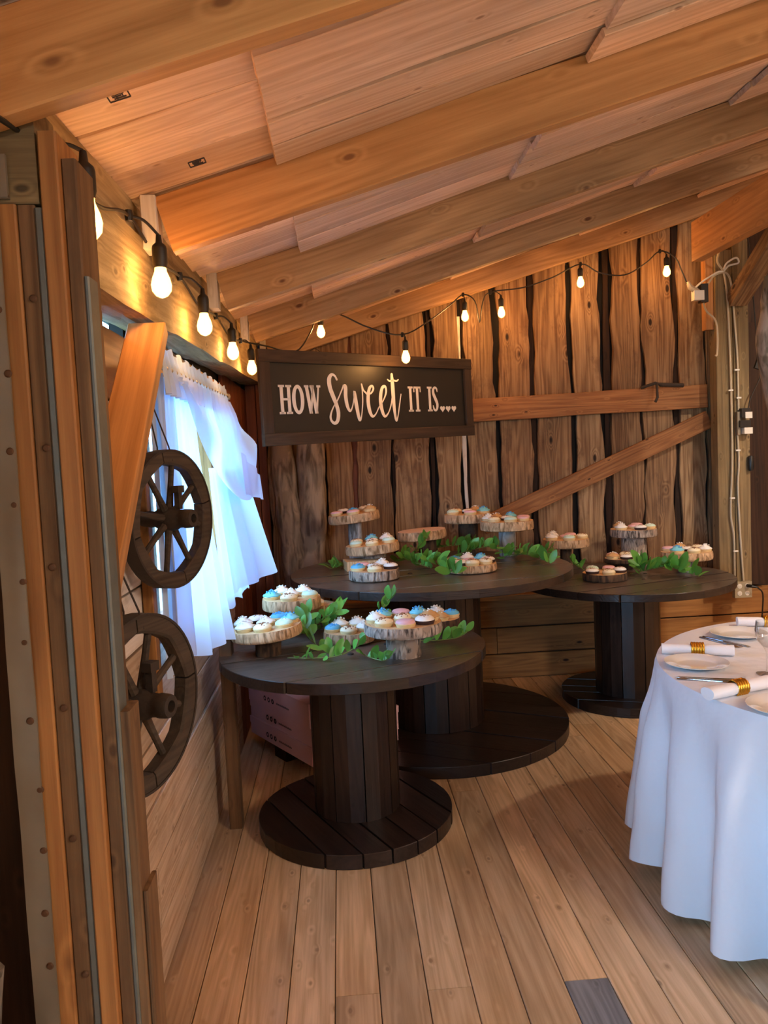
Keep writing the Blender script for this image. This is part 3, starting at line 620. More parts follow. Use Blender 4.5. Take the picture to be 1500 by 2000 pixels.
# ================================================================== WAGON WHEELS
def wheel(cx, cy, cz, label, a=rad(22), r=.193, rot=0):
    t = empty('wagon_wheel', (cx, cy, cz), label, 'wheel', 'iron rimmed wagon wheels on the left wall')
    # local frame: Z = axle direction, X,Y in the plane of the wheel
    n = V((math.cos(a), -math.sin(a), 0)); hx = V((math.sin(a), math.cos(a), 0))
    F_ = Matrix(((hx.x, 0, n.x, cx), (hx.y, 0, n.y, cy), (0, 1, 0, cz), (0, 0, 0, 1)))
    for k in range(4):    # four wooden felloes
        mb = MB(); a0 = k*math.tau/4+rot; m_ = 12; ri, ro, h = r-.036, r-.003, .019
        vs = []; fs = []
        for i in range(m_+1):
            an = a0+.012+(math.tau/4-.024)*i/m_
            # inner edge scalloped towards the spokes
            rin = ri - .006*abs(math.sin((an-rot)*4))
            for rr, z in ((rin, -h+.005), (rin, h-.005), (rin+.006, h), (ro, h), (ro, -h), (rin+.006, -h)): vs.append((rr*math.cos(an), rr*math.sin(an), z))
        for i in range(m_):
            for q in range(6): fs.append((i*6+q, i*6+(q+1) % 6, (i+1)*6+(q+1) % 6, (i+1)*6+q))
        fs += [tuple(range(6))[::-1], tuple(m_*6+q for q in range(6))]
        mb.add(vs, fs); obj('felloe', mb.me('felloe', M['wheelwood'], 35), t, F_)
    ty = MB(); ty.lathe([(r-.003, -.021), (r+.003, -.021), (r+.003, .021), (r-.003, .021), (r-.003, -.021)], 56)
    tag(obj('iron_tyre', ty.me('iron_tyre', M['iron'], 40), t, F_), 'rusty iron tyre')
    for k in range(8):
        an = rot+(k+.5)*math.tau/8; d = V((math.cos(an), math.sin(an), 0)); sp = MB()
        sp.tube([d*.018, d*.06, d*.11, d*(r-.033)], [.0115, .0095, .008, .0085], 8); obj('spoke', sp.me('spoke', M['wheelwood'], True), t, F_)
    hb_ = MB(); hb_.lathe([(0, -.088), (.020, -.088), (.024, -.06), (.022, -.045), (.032, -.025), (.034, 0), (.033, .022), (.026, .034), (.025, .05), (.027, .054), (.026, .074), (.024, .080), (.013, .081), (.012, .055), (0, .055)], 20)
    obj('hub', hb_.me('hub', M['iron'], 35), t, F_)
    cl = MB(); cl.box((.006, .052, .03), (.016, .05, .016)); cl.box((.006, .083, .03), (.03, .020, .024)); tag(obj('iron_clip', cl.me('iron_clip', M['iron']), t, F_), 'square iron clip above the hub')
    wi = MB(); top = F_ @ V((0, r-.02, .0)); wi.tube([top+V((.02, 0, -.01)), top+V((.012, 0, .03)), top+V((-.03, -.06, .20))], .0022, 6); wi.tube([top+V((-.022, 0, -.01)), top+V((-.02, 0, .03)), top+V((-.035, -.06, .20))], .0022, 6)
    obj('hanging_wire', wi.me('hanging_wire', M['iron']), t)
wheel(-.487, 2.20, 1.362, 'upper wagon wheel hanging before the window curtain on left wall', rot=rad(12))
wheel(-.456, 1.66, .998, 'lower wagon wheel hanging on left wall partly behind the post', rot=rad(5))

# ================================================================== SPOOL TABLES
def disc_planks(t, name, cx, cy, z0, z1, r, ang, n, mat, seed):
    rn = random.Random(seed); F_ = TR((cx, cy, 0), ang); w_ = 2*r/n
    y = -r
    cuts = [-r]+[-r+w_*i+rn.uniform(-.012, .012) for i in range(1, n)]+[r]
    for k, (a, b) in enumerate(zip(cuts, cuts[1:])):
        a2, b2 = a+.0035, b-.0035; dz = rn.uniform(-.002, .001)
        if k == 0: a2 = -r*.9995
        if k == n-1: b2 = r*.9995
        out = []; m_ = 12; rr = r-rn.uniform(0, .004)
        f = lambda y: math.sqrt(max(0, rr*rr-min(rr*rr, y*y)))
        for i in range(m_+1): yy = L_(a2, b2, i/m_); out.append((f(yy), yy))
        for i in range(m_+1): yy = L_(b2, a2, i/m_); out.append((-f(yy), yy))
        pts = []
        for p in out:
            if not pts or (V((p[0], p[1], 0))-V((pts[-1][0], pts[-1][1], 0))).length > 1e-4: pts.append(p)
        if (V((pts[0][0], pts[0][1], 0))-V((pts[-1][0], pts[-1][1], 0))).length < 1e-4: pts.pop()
        N = len(pts); cxp = sum(p[0] for p in pts)/N; cyp = sum(p[1] for p in pts)/N
        def ins(p, e):
            d = V((cxp-p[0], cyp-p[1], 0)); d = d.normalized()*min(e, d.length*.5); return (p[0]+d.x, p[1]+d.y)
        c_ = .0022
        rows = [([ins(p, c_) for p in pts], z0), (pts, z0+c_), (pts, z1+dz-c_), ([ins(p, c_) for p in pts], z1+dz)]
        vs = [(p[0], p[1], z) for ps, z in rows for p in ps]
        fs = [(j*N+i, j*N+(i+1) % N, (j+1)*N+(i+1) % N, (j+1)*N+i) for j in range(3) for i in range(N)]
        fs += [tuple(range(N))[::-1], tuple(3*N+i for i in range(N))]
        obj(name, mesh(name, vs, fs, [mat, M['spool']], False, [1]*(3*N+1)+[0]), t, F_)  # groove shade put into the darker side and chamfer faces
def spool(cx, cy, h, rt, bx, by, rb, dr, ang_t, ang_b, nt_, nb, label, seed):
    t = empty('spool_table', (cx, cy, 0), label, 'table', 'cable spool tables')
    disc_planks(t, 'top_plank', cx, cy, h-.042, h, rt, ang_t, nt_, M['spool_top'], seed)
    disc_planks(t, 'base_plank', bx, by, .001, .058, rb, ang_b, nb, M['spool'], seed+5)
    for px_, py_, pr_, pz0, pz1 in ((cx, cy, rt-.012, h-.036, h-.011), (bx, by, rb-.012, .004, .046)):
        ud = MB(); ud.lathe([(0, pz0), (pr_, pz0), (pr_, pz1), (0, pz1)], 40, TR((px_, py_, 0))); obj('groove_shade', ud.me('groove_shade', M['shadow'], 30), t)  # near-black disc laid under the planks to stand for shade in the grooves
    ns = max(9, int(dr*math.tau/.125)); mx, my = (cx+bx)/2, (cy+by)/2
    for k in range(ns):
        a0, a1 = (k+.02)*math.tau/ns, (k+.98)*math.tau/ns; vs = []
        for z in (.058, h-.042):
            for rr in (dr-.02, dr):
                for a in (a0, (a0+a1)/2, a1): vs.append((rr*math.cos(a), rr*math.sin(a), z))
        fs = [(3, 4, 10, 9), (4, 5, 11, 10), (0, 6, 7, 1), (1, 7, 8, 2), (0, 3, 9, 6), (2, 8, 11, 5), (0, 1, 4, 3), (1, 2, 5, 4), (6, 9, 10, 7), (7, 10, 11, 8)]
        # grain along the stave: build with local X upwards
        G = Matrix(((0, 0, 1, mx), (1, 0, 0, my), (0, 1, 0, 0), (0, 0, 0, 1)))
        G = Matrix(((0, 0, 1, mx), (0, 1, 0, my), (1, 0, 0, 0), (0, 0, 0, 1)))
        vs2 = [(z, y, x) for x, y, z in vs]
        obj('drum_stave', mesh('drum_stave', vs2, fs, M['spool']), t, G)
    for k in range(4):
        a = k*math.tau/4+.5+seed; bt = MB(); bt.lathe([(0, .004), (.010, .003), (.013, 0), (.013, -.004)], 8)
        obj('bolt_head', bt.me('bolt_head', M['iron'], True), t, TR((cx+math.cos(a)*dr*.8, cy+math.sin(a)*dr*.8, h+.001)))
    return t
spool(.02, 3.19, .73, .555, 0, 3.14, .405, .180, rad(20), rad(-63), 6, 7, 'smaller dark stained spool table standing nearest, with grooved plank top', 1)
spool(.47, 4.16, .90, .765, .485, 4.19, .715, .262, rad(10), rad(-28), 8, 8, 'largest dark stained spool table in the middle, before the back wall', 2)
spool(1.66, 4.425, .75, .605, 1.69, 4.49, .40, .190, rad(20), rad(-20), 7, 6, 'dark stained spool table at the right, beside the large spool', 3)
# ================================================================== PINK BOXES
def pink_box(z0, h, label, dx=0, da=0):
    A, B, D = V((-.545+dx, 4.10, 0)), V((-.195+dx, 3.555, 0)), V((.24+dx, 3.83, 0))
    u = (B-A).normalized(); L1 = (B-A).length; v = V((-u.y, u.x, 0)); L2 = .515
    Mx = Matrix(((u.x, v.x, 0, A.x), (u.y, v.y, 0, A.y), (0, 0, 1, z0), (0, 0, 0, 1))) @ Matrix.Rotation(da, 4, 'Z')
    t = empty('cake_box', (A.x, A.y, z0), label, 'box', 'pink cake boxes stacked under the near table')
    body = MB(); body.box((L1/2, L2/2, (h-.004)/2), (L1-.006, L2-.006, h-.004)); obj('box_body', body.me('box_body', M['pink']), t, Mx)
    lid = MB(); lid.box((L1/2, L2/2, h-.002), (L1, L2, .004)); lid.box((L1/2, .0015, h-.018), (L1, .003, .032)); lid.box((L1-.0015, L2/2, h-.018), (.003, L2, .032)); obj('lid', lid.me('lid', M['pink']), t, Mx)
    ic = MB()      # three round social icons and a line of small lettering
    zc = h*.42
    for k in range(3):
        ox = .20+k*.042; c_ = V((ox, -.0008, zc)); N = 18
        rim = [(c_.x+.0135*math.cos(i*math.tau/N), c_.y, c_.z+.0135*math.sin(i*math.tau/N)) for i in range(N)]
        inn = [(c_.x+.0065*math.cos(i*math.tau/N)*(1.0 if k != 2 else .5), c_.y, c_.z+.0065*math.sin(i*math.tau/N)) for i in range(N)]
        ic.add(rim+inn, [(i, (i+1) % N, N+(i+1) % N, N+i) for i in range(N)])
    x = .325; rr = random.Random(4)
    for k in range(15):
        hh = .011 if k in (0, 3, 8, 11) else .008
        ic.box((x, -.0008, zc-.002+hh/2-.004), (.0016, .0006, hh)); ic.box((x+.0022, -.0008, zc-.002+(.006 if k % 2 else -.002)), (.004, .0006, .0014)); ic.box((x+.0042, -.0008, zc-.001), (.0014, .0006, .006)); x += .0088
    obj('printed_icons', ic.me('printed_icons', M['printblack']), t, Mx)
pink_box(.070, .092, 'pink card cake box at the bottom of the stack under the near table')
pink_box(.163, .088, 'pink card cake box in the middle of the stack under the near table', .004)
pink_box(.252, .120, 'deeper pink card cake box on top of the stack under the near table', -.004)
bp_ = MB(); bp_.box((0, 0, .033), (.12, .12, .066)); 
o = obj('support_block', bp_.me('support_block', M['dark']), None, TR((-.32, 3.90, 0), rad(-57))); tag(o, 'dark block on the floor holding up the pink box stack', 'block')

# ================================================================== CAKE STANDS
def slice_me(r, th, mats, seed, n=40):
    rn = random.Random(seed); ph = rn.uniform(0, 50)
    f = lambda a: 1+.045*noise.noise((math.cos(a)*1.3+ph, math.sin(a)*1.3, 0))+.016*noise.noise((math.cos(a)*7+ph, math.sin(a)*7, 4))
    prof = [(0, 0), (r*.93, 0), (r*.985, .004), (r, th*.3), (r*.995, th*.7), (r*.975, th), (r*.93, th+.0005), (0, th+.0005)]
    mb = MB(); vs = []; fs = []; fm = []
    K = len(prof)
    for i in range(n):
        a = i*math.tau/n
        for j, (q, z) in enumerate(prof):
            s = f(a)*(1+(.010*math.sin(a*37+ph)+.008*math.sin(a*61)) * (1 if 2 <= j <= 5 else 0)); vs.append((q*s*math.cos(a), q*s*math.sin(a), z))
    for i in range(n):
        for j in range(K-1):
            a, b = i*K+j, ((i+1) % n)*K+j; fs.append((a, b, b+1, a+1)); fm.append(0 if 1 <= j <= 4 else 1)
    return mesh('wood_slice', vs, fs, mats, 50, fm)
CAKES = []
def cake_proto():
    sw = MB()   # swirl: rising coil
    for rings in [[(0, .025), (.008, .024), (.014, .020), (.016, .017), (.025, .015), (.027, .011), (.034, .008), (.037, .003), (.035, 0), (0, 0)]]:
        sw.lathe(rings, 18, wob=lambda a, r, z: 1+.09*math.sin(a*6+z*260))
    dm = MB(); dm.lathe([(0, .016), (.016, .0155), (.026, .013), (.033, .007), (.035, .002), (.033, 0), (0, 0)], 20)
    fl = MB(); fl.lathe([(0, .012), (.022, .012), (.031, .009), (.035, .004), (.034, 0), (0, 0)], 20, wob=lambda a, r, z: 1+.02*math.sin(a*3))
    ck = MB(); ck.lathe([(0, 0), (.032, 0), (.0365, .012), (.0355, .014), (0, .014)], 20, wob=lambda a, r, z: 1+.012*(1 if int(a*1.0001*20/math.tau+.5) % 2 else -1))
    def bits(n, R_, z0, s, seed):
        rn = random.Random(seed); q = MB()
        for _ in range(n):
            a = rn.uniform(0, 6.28); d = R_*math.sqrt(rn.random()); z = z0*(1-(d/.036)**2*.75)
            q.box((0, 0, 0), (s*rn.uniform(.7, 1.4), s*rn.uniform(.7, 1.4), s), TR((d*math.cos(a), d*math.sin(a), z+.001), rn.uniform(0, 3), rn.uniform(0, 1)))
        return q
    return sw, dm, fl, ck, bits
sw, dm, fl, ck, bits = cake_proto()
kinds = {
 'blue_swirl': ('cupcake with a blue piped swirl', sw, 'blue', 'cake', ('sprinkb', 12, .024, .026, .0045)),
 'white_swirl': ('cupcake with a white piped swirl', sw, 'white', 'cake', ('sprink', 10, .022, .027, .004)),
 'pink_flat': ('cupcake with smooth pink icing', fl, 'pink', 'cake', None),
 'choc_white': ('chocolate cupcake with flat white icing', dm, 'white', 'choc', ('crumb', 9, .018, .016, .004)),
 'mint_dome': ('cupcake with pale mint icing', dm, 'mint', 'cake', ('sprink', 8, .02, .016, .004)),
 'crumb_cream': ('cupcake with cream icing and brown crumbs', dm, 'cream', 'cake', ('crumb', 22, .028, .016, .0045)),
 'caramel': ('cupcake with caramel brown icing', sw, 'caramel', 'cake', ('sprink', 8, .02, .026, .004)),
 'deep_blue': ('cupcake with bright blue topping', dm, 'deep', 'cake', ('sprinkb', 16, .022, .017, .005)),
}
PROTO = {}
for kname, (desc, fr, col, ckm, top) in kinds.items():
    PROTO[kname] = [('cake', ck.me('cake', M[ckm], 40), 0), ('frosting', fr.me('frosting', FR[col], 60), .013)]
    if top: PROTO[kname].append(('topping', bits(top[1], top[2], top[3], top[4], 3).me('topping', M[top[0]]), .013))
def cupcake(kname, Mx, label, group, s=1.0):
    t = bpy.data.objects.new('cupcake', None); t.empty_display_size = .02; link(t, None, Mx @ Matrix.Scale(s, 4)); tag(t, label, 'cupcake', group)
    for nm, me, dz in PROTO[kname]:
        o = obj(nm, me, t, WM[t.name] @ Matrix.Translation(V((0, 0, dz))))
        if nm == 'topping': o['kind'] = 'stuff'
POS8 = ['front', 'front right', 'right', 'back right', 'back', 'back left', 'left', 'front left']
def stand(x, y, zt, r, th, base_z, pr, seed, desc, n, mix, tiltx=0, tilty=0, side='sbark', ped='sdark', face='rings', cent=True, lab=None, px=0, py=0, s=1.0):
    t = empty('cake_stand', (x+px, y+py, base_z), lab or desc, 'cake stand', 'wood slice cake stands')
    Mx = TR((x, y, zt-th), R.uniform(0, 6), 0, 0); Mt = Matrix.Translation(V((x, y, zt-th))) @ Matrix.Rotation(tiltx, 4, 'X') @ Matrix.Rotation(tilty, 4, 'Y')
    obj('wood_slice', slice_me(r, th, [M[side], M[face]], seed), t, Mt)
    if pr:
        h = zt-th-base_z; mb = MB(); ph = seed*3.3
        e = r*math.tan(max(abs(tiltx), abs(tilty)))*0+.004
        mb.lathe([(0, 0), (pr*.96, 0), (pr, .006), (pr*.97, h*.3), (pr*1.0, h*.65), (pr*.97, h+e), (0, h+e)], 26, wob=lambda a, q, z: 1+.05*noise.noise((math.cos(a)*2+ph, math.sin(a)*2, z*12))+.015*math.sin(a*19+ph))
        obj('pedestal', mb.me('pedestal', M[ped], 40), t, TR((x+px, y+py, base_z)))
    ringn = n-1 if (cent and n > 5) else n
    rc = min(r-.040*s, r*.68); rn = random.Random(seed)
    if n:
        used = set()
        for k in range(ringn):
            idx = round(k*8/ringn) % 8
            while idx in used: idx = (idx+1) % 8
            used.add(idx)
            a = -math.pi/2 + k*math.tau/ringn + rn.uniform(-.08, .08)
            P = Mt @ Matrix.Translation(V((rc*math.cos(a), rc*math.sin(a), th))) @ Matrix.Rotation(rn.uniform(0, 6), 4, 'Z')
            kn = mix[k % len(mix)]
            cupcake(kn, P, '%s at %s of %s' % (kinds[kn][0], POS8[idx], desc), 'cupcakes on the wood slice stands', s*rn.uniform(1.02, 1.1))
        if ringn < n:
            kn = mix[ringn % len(mix)]
            cupcake(kn, Mt @ Matrix.Translation(V((0, 0, th))), '%s in middle of %s' % (kinds[kn][0], desc), 'cupcakes on the wood slice stands', s)
b_, w_s, pk, cw, mt_, cc, cm, db = 'blue_swirl', 'white_swirl', 'pink_flat', 'choc_white', 'mint_dome', 'crumb_cream', 'caramel', 'deep_blue'
# near (small) table, top z .73
stand(-.246, 3.50, .896, .134, .052, .73, .06, 1, 'near table back left stand', 6, [cc, mt_, w_s, w_s, b_, w_s], side='sbark', lab='round wood slice cake stand at back left of the near table')
stand(-.14, 3.62, .838, .088, .05, .73, .05, 2, 'near table small hidden stand', 1, [w_s], lab='small wood slice stand behind the others on near table')
stand(-.325, 3.12, .849, .146, .044, .73, .054, 3, 'near table left stand', 8, [cc, mt_, b_, db, cw, w_s, w_s, w_s], tilty=rad(-4), lab='wood slice cake stand nearest the curtain on the near table')
stand(.01, 3.27, .780, .112, .047, .732, 0, 4, 'low slice beside stump stand', 5, [cc, w_s, w_s, w_s, db], lab='low wood slice without pedestal in middle of near table')
stand(.220, 2.97, .868, .153, .044, .73, .070, 5, 'front stump stand', 9, [pk, cw, cm, b_, pk, b_, w_s, cc, cc], side='sbark_grey', ped='sbark_grey', lab='largest wood slice cake stand on thick stump at table front')
stand(.405, 3.35, .795, .098, .04, .73, .045, 6, 'near table right rear stand', 4, [cm, db, w_s, mt_], side='sdark', lab='small wood slice stand behind the stump stand on near table')
# big table, top z .90
stand(.078, 4.60, 1.193, .155, .052, .90, .042, 7, 'tall birch leg stand', 6, [pk, cm, cc, cw, pk, db], tilty=rad(-5), ped='birch', lab='tall cake stand with birch leg at left of the large table')
stand(.170, 4.32, 1.035, .152, .052, .955, .072, 8, 'stand on square block', 7, [cc, mt_, w_s, b_, cc, mt_, cw], tilty=rad(-4), ped='sbark_grey', lab='wood slice cake stand set on the pale square block')
stand(.152, 3.88, .951, .128, .050, .901, 0, 9, 'dark bark slice at table edge', 6, [cc, cw, w_s, pk, db, cw], side='sbark_grey', lab='low slice with dark grey bark at large table front edge')
stand(.480, 4.60, 1.070, .148, .055, .90, .055, 10, '', 0, [], face='rings_pink', ped='sdark', lab='empty wood slice cake stand without cupcakes on the large table', tilty=rad(-3), px=.03)
stand(.789, 4.76, 1.144, .146, .055, .90, .062, 11, 'dark stump stand', 6, [pk, b_, cm, cc, mt_, cw], ped='sdark', lab='cake stand on a dark stump at back of the large table')
stand(.978, 4.50, 1.111, .158, .055, .90, .050, 12, 'birch stump stand on right', 8, [mt_, pk, pk, b_, cm, w_s, cc, cw], ped='birch', lab='cake stand on birch stump at right of the large table')
stand(.661, 3.98, .941, .140, .040, .901, 0, 13, 'low front right slice', 9, [cc, cc, cw, b_, w_s, db, cc, cw, pk], lab='low wood slice near the front right rim of large table')
bb = MB(); bb.box((0, 0, .026), (.21, .15, .052)); o = obj('wood_block', bb.me('wood_block', M['rings']), None, TR((.11, 4.27, .901), rad(8))); tag(o, 'pale square wood block under a cake stand on large table', 'block')
# right table, top z .75
stand(1.406, 4.76, .955, .148, .052, .75, .036, 14, 'right table left stand', 6, [mt_, cc, pk, w_s, w_s, pk], ped='sdark', lab='wood slice cake stand at the left on right spool table')
stand(1.877, 4.84, .988, .147, .050, .75, .080, 15, 'right table rear stand', 6, [cw, mt_, pk, cm, w_s, pk], side='sbark_grey', ped='sbark_grey', lab='cake stand on thick grey stump at rear of right table')
stand(2.060, 4.48, .874, .150, .048, .75, .052, 16, 'right table right stand', 7, [cc, w_s, cc, cm, pk, b_, cw], ped='birch', lab='wood slice cake stand on birch stump at right table edge')
stand(1.747, 4.70, .822, .112, .030, .75, .060, 17, 'right table low rear slice', 5, [cw, mt_, cc, pk, cm], ped='sdark', side='sdark', lab='small low cake stand behind the leaves on right table')
stand(1.505, 4.34, .795, .126, .044, .751, 0, 18, 'right table front slice', 5, [cc, cw, pk, mt_, cw], side='sdark', lab='dark bark slice lying flat at front of right table')

# ================================================================== GREENERY
def leaf_me(L, w_, bend, k):
    n = 5; vs = []; fs = []
    for i in range(n+1):
        t = i/n; x = L*t; ww = w_*math.sin(math.pi*(t*.92+.04))**.75*.5; z = bend*math.sin(t*1.8)*L
        vs += [(x, -ww, z+.16*ww), (x, 0, z-.05*ww), (x, ww, z+.16*ww)]
    for i in range(n):
        fs += [(i*3, (i+1)*3, (i+1)*3+1, i*3+1), (i*3+1, (i+1)*3+1, (i+1)*3+2, i*3+2)]
    return mesh('leaf', vs, fs, M['leaf'], True)
LEAVES = [leaf_me(.062, .034, .18, 0), leaf_me(.070, .036, -.15, 1), leaf_me(.052, .031, .3, 2), leaf_me(.060, .029, 0, 3)]
def sprig(pts, nleaf, label, group, seed, s=1.0):
    rn = random.Random(seed); P = cr(pts, 5); t = empty('greenery_sprig', pts[0], label, 'leafy sprig', group)
    mb = MB(); mb.tube(P, [.0024]*(len(P)-2)+[.0015, .001], 5); obj('stem', mb.me('stem', M['stem'], True), t)
    zmin = min(p[2] for p in pts)
    for k in range(nleaf):
        f = .08+.92*(k+.5)/nleaf; i = min(int(f*(len(P)-1)), len(P)-2); p = P[i].lerp(P[i+1], f*(len(P)-1)-i); d = (P[i+1]-P[i]).normalized()
        sd = d.cross(V((0, 0, 1))); sd = sd.normalized() if sd.length > .1 else V((1, 0, 0))
        an = (k*2.4+rn.uniform(-.5, .5)); up = d.cross(sd)*-1
        out = (sd*math.cos(an)+V((0, 0, 1))*abs(math.sin(an))*1.0+d*rn.uniform(.25, .7)).normalized()
        if p.z-zmin < .03 and out.z < .12: out.z = .12
        x = out.normalized(); nrm = (V((0, 0, 1))*rn.uniform(.6, 1.2)+V((rn.uniform(-.8, .8), rn.uniform(-1.1, .3), 0))).normalized()
        y = nrm.cross(x).normalized(); z = x.cross(y); q = s*rn.uniform(.85, 1.3)
        Mx = Matrix(((x.x*q, y.x*q, z.x*q, p.x), (x.y*q, y.y*q, z.y*q, p.y), (x.z*q, y.z*q, z.z*q, p.z), (0, 0, 0, 1)))
        obj('leaf', LEAVES[rn.randrange(4)], t, Mx)
g1 = 'leafy sprigs on the near table'; g2 = 'leafy sprigs on the large table'; g3 = 'leafy sprigs on the right table'
sprig([(-.03, 3.02, .737), (-.10, 3.08, .745), (-.18, 3.20, .80), (-.16, 3.32, .86)], 16, 'leafy sprig rising between left stand and low slice on near table', g1, 1)
sprig([(-.22, 3.40, .74), (-.12, 3.36, .80), (-.08, 3.30, .84), (-.03, 3.34, .85)], 16, 'leafy sprig just in front of back left stand on near table', g1, 2)
sprig([(-.24, 3.02, .736), (-.14, 2.98, .739), (-.03, 2.98, .745), (.08, 3.02, .79)], 13, 'thin trailing sprig along the front of near table', g1, 3, .85)
sprig([(.04, 3.05, .737), (.09, 2.93, .739), (.13, 2.86, .745), (.15, 2.83, .76)], 9, 'short sprig beside the stump of the front stand', g1, 4, .9)
sprig([(.08, 3.40, .737), (.12, 3.30, .80), (.16, 3.27, .87), (.20, 3.26, .92)], 12, 'leafy sprig poking up behind the front stump stand', g1, 5)
sprig([(.28, 3.18, .737), (.38, 3.16, .738), (.46, 3.14, .75), (.50, 3.12, .78)], 10, 'leafy sprig right of the stump on near table', g1, 6)
sprig([(-.14, 3.50, .737), (-.07, 3.44, .78), (-.02, 3.40, .85)], 11, 'upright sprig behind the low slice on near table', g1, 15)
sprig([(.02, 4.40, .907), (-.04, 4.32, .908), (-.08, 4.20, .92)], 9, 'small leafy sprig left of the square block', g2, 7, 1.15)
sprig([(.30, 4.55, .907), (.36, 4.40, .93), (.38, 4.20, .935), (.46, 4.00, .92)], 22, 'bushy leafy sprig right of the stand on square block', g2, 8, 1.2)
sprig([(.40, 4.25, .907), (.46, 4.08, .95), (.52, 3.92, .93), (.56, 3.80, .915)], 20, 'leafy sprig in front of empty stand reaching the table front', g2, 9, 1.2)
sprig([(.62, 4.50, .907), (.74, 4.45, .95), (.84, 4.32, .98), (.90, 4.20, .95)], 24, 'full leafy sprig before the dark stump stand', g2, 10, 1.2)
sprig([(.86, 4.35, .907), (.98, 4.25, .94), (1.06, 4.15, .93), (1.10, 4.00, .912)], 20, 'leafy sprig at right rim of large table', g2, 11, 1.15)
sprig([(.40, 4.78, .907), (.56, 4.72, .94), (.72, 4.66, .96), (.84, 4.62, .94)], 22, 'shaded leafy sprig along the rear of large table', g2, 12, 1.2)
sprig([(.42, 4.52, .93), (.45, 4.44, 1.00), (.50, 4.40, 1.05)], 6, 'sprig with two leaves lying against the empty stand', g2, 16, 1.1)
sprig([(.98, 4.42, .907), (1.10, 4.36, .93), (1.20, 4.30, .935)], 9, 'thin sprig overhanging right end of large table', g2, 17, 1.1)
sprig([(1.70, 4.45, .757), (1.80, 4.35, .80), (1.86, 4.28, .82), (1.90, 4.22, .80)], 24, 'broad leafy sprig in centre of the right table', g3, 13, 1.35)
sprig([(1.92, 4.60, .757), (1.96, 4.45, .80), (1.94, 4.30, .79), (2.0, 4.18, .765)], 18, 'leafy sprig beside the birch stump on right table', g3, 14, 1.25)
sprig([(1.80, 4.55, .757), (1.76, 4.44, .80), (1.72, 4.36, .83)], 12, 'leafy sprig before the small low stand on right table', g3, 18, 1.3)
sprig([(1.50, 4.70, .757), (1.44, 4.62, .80), (1.40, 4.60, .83)], 8, 'small dark sprig at left of the right table', g3, 19, 1.1)

# ================================================================== SIGN
S0, S1 = V((-.366, 3.75, 1.825)), V((.831, 4.75, 1.862))
su = (S1-S0); SW = su.length; sx = su.normalized(); sy = V((0, 0, 1)); sz = V((su.y, -su.x, 0)).normalized(); sy = sz.cross(sx); SH = .466
SM = Matrix(((sx.x, sy.x, sz.x, S0.x), (sx.y, sy.y, sz.y, S0.y), (sx.z, sy.z, sz.z, S0.z), (0, 0, 0, 1)))
sg = empty('wall_sign', S0, 'black sign with dark wood frame reading HOW sweet IT IS...', 'sign')
def sbox(name, u0, u1, v0, v1, z0, z1, mat, ax='x'):
    if ax == 'x':
        me = board_me(name, u1-u0, v1-v0, z1-z0, mat); return obj(name, me, sg, SM @ Matrix.Translation(V((u0, (v0+v1)/2, (z0+z1)/2))))
    me = board_me(name, v1-v0, u1-u0, z1-z0, mat); return obj(name, me, sg, SM @ Matrix.Translation(V(((u0+u1)/2, v0, (z0+z1)/2))) @ Matrix.Rotation(rad(90), 4, 'Z'))
FW = .062
sbox('frame_board', 0, SW, SH/2-FW, SH/2, -.005, .022, M['signwood']); sbox('frame_board', 0, SW, -SH/2, -SH/2+FW, -.005, .022, M['signwood'])
sbox('frame_board', 0, FW, -SH/2+FW, SH/2-FW, -.005, .020, M['signwood'], 'y'); sbox('frame_board', SW-FW, SW, -SH/2+FW, SH/2-FW, -.005, .020, M['signwood'], 'y')
sbox('panel', FW*.9, SW-FW*.9, -SH/2+FW*.9, SH/2-FW*.9, -.004, .004, M['panelblack'])
def flat(name, polys, label=None):
    """raised lettering: each polygon (list of 2-D points) becomes a 2 mm thick piece of one mesh"""
    mb = MB()
    for p in polys:
        n = len(p); vs = [SM @ V((x, y, z)) for z in (.0035, .0058) for x, y in p]
        mb.add(vs, [tuple(range(n))[::-1], tuple(range(n, 2*n))]+[(i, (i+1) % n, n+(i+1) % n, n+i) for i in range(n)])
    return obj(name, mb.me(name, M['white']), sg)
def rib(pts, k=7):
    """variable-width pen stroke through (x, y, half width)"""
    P = cr(pts, k); out = []
    Ls, Rs = [], []
    for i, p in enumerate(P):
        d = P[min(i+1, len(P)-1)]-P[max(i-1, 0)]; d = V((d.x, d.y, 0)).normalized(); n = V((-d.y, d.x, 0)); Ls.append((p.x+n.x*p.z, p.y+n.y*p.z)); Rs.append((p.x-n.x*p.z, p.y-n.y*p.z))
    out = [[Ls[i], Ls[i+1], Rs[i+1], Rs[i]] for i in range(len(P)-1)]
    for e in (P[0], P[-1]): out.append([(e.x+e.z*math.cos(a*math.tau/12), e.y+e.z*math.sin(a*math.tau/12)) for a in range(12)])
    return out
YT, YL = .064, -.0795
R4 = lambda x0, y0, x1, y1: [(x0, y0), (x1, y0), (x1, y1), (x0, y1)]
se = .011
def I_(x, w=.040, st=.018): c = x+w/2; return [R4(c-st/2, YL, c+st/2, YT), R4(x, YL, x+w, YL+se), R4(x, YT-se, x+w, YT)]
flat('letter_h', I_(.1105, .036, .0185)+I_(.1545, .036, .0185)+[R4(.13, -.012, .172, -.001)])
N = 28; oc = (.2285, (YT+YL)/2)
oo = [[(oc[0]+a*math.cos(q*math.tau/N), oc[1]+b*math.sin(q*math.tau/N)) for (a, b), q in (((.0375, .0735), i), ((.0375, .0735), i+1), ((.0165, .056), i+1), ((.0165, .056), i))] for i in range(N)]
flat('letter_o', oo)
def bar(x0, y0, x1, y1, w): return [(x0-w/2, y0), (x0+w/2, y0), (x1+w/2, y1), (x1-w/2, y1)]
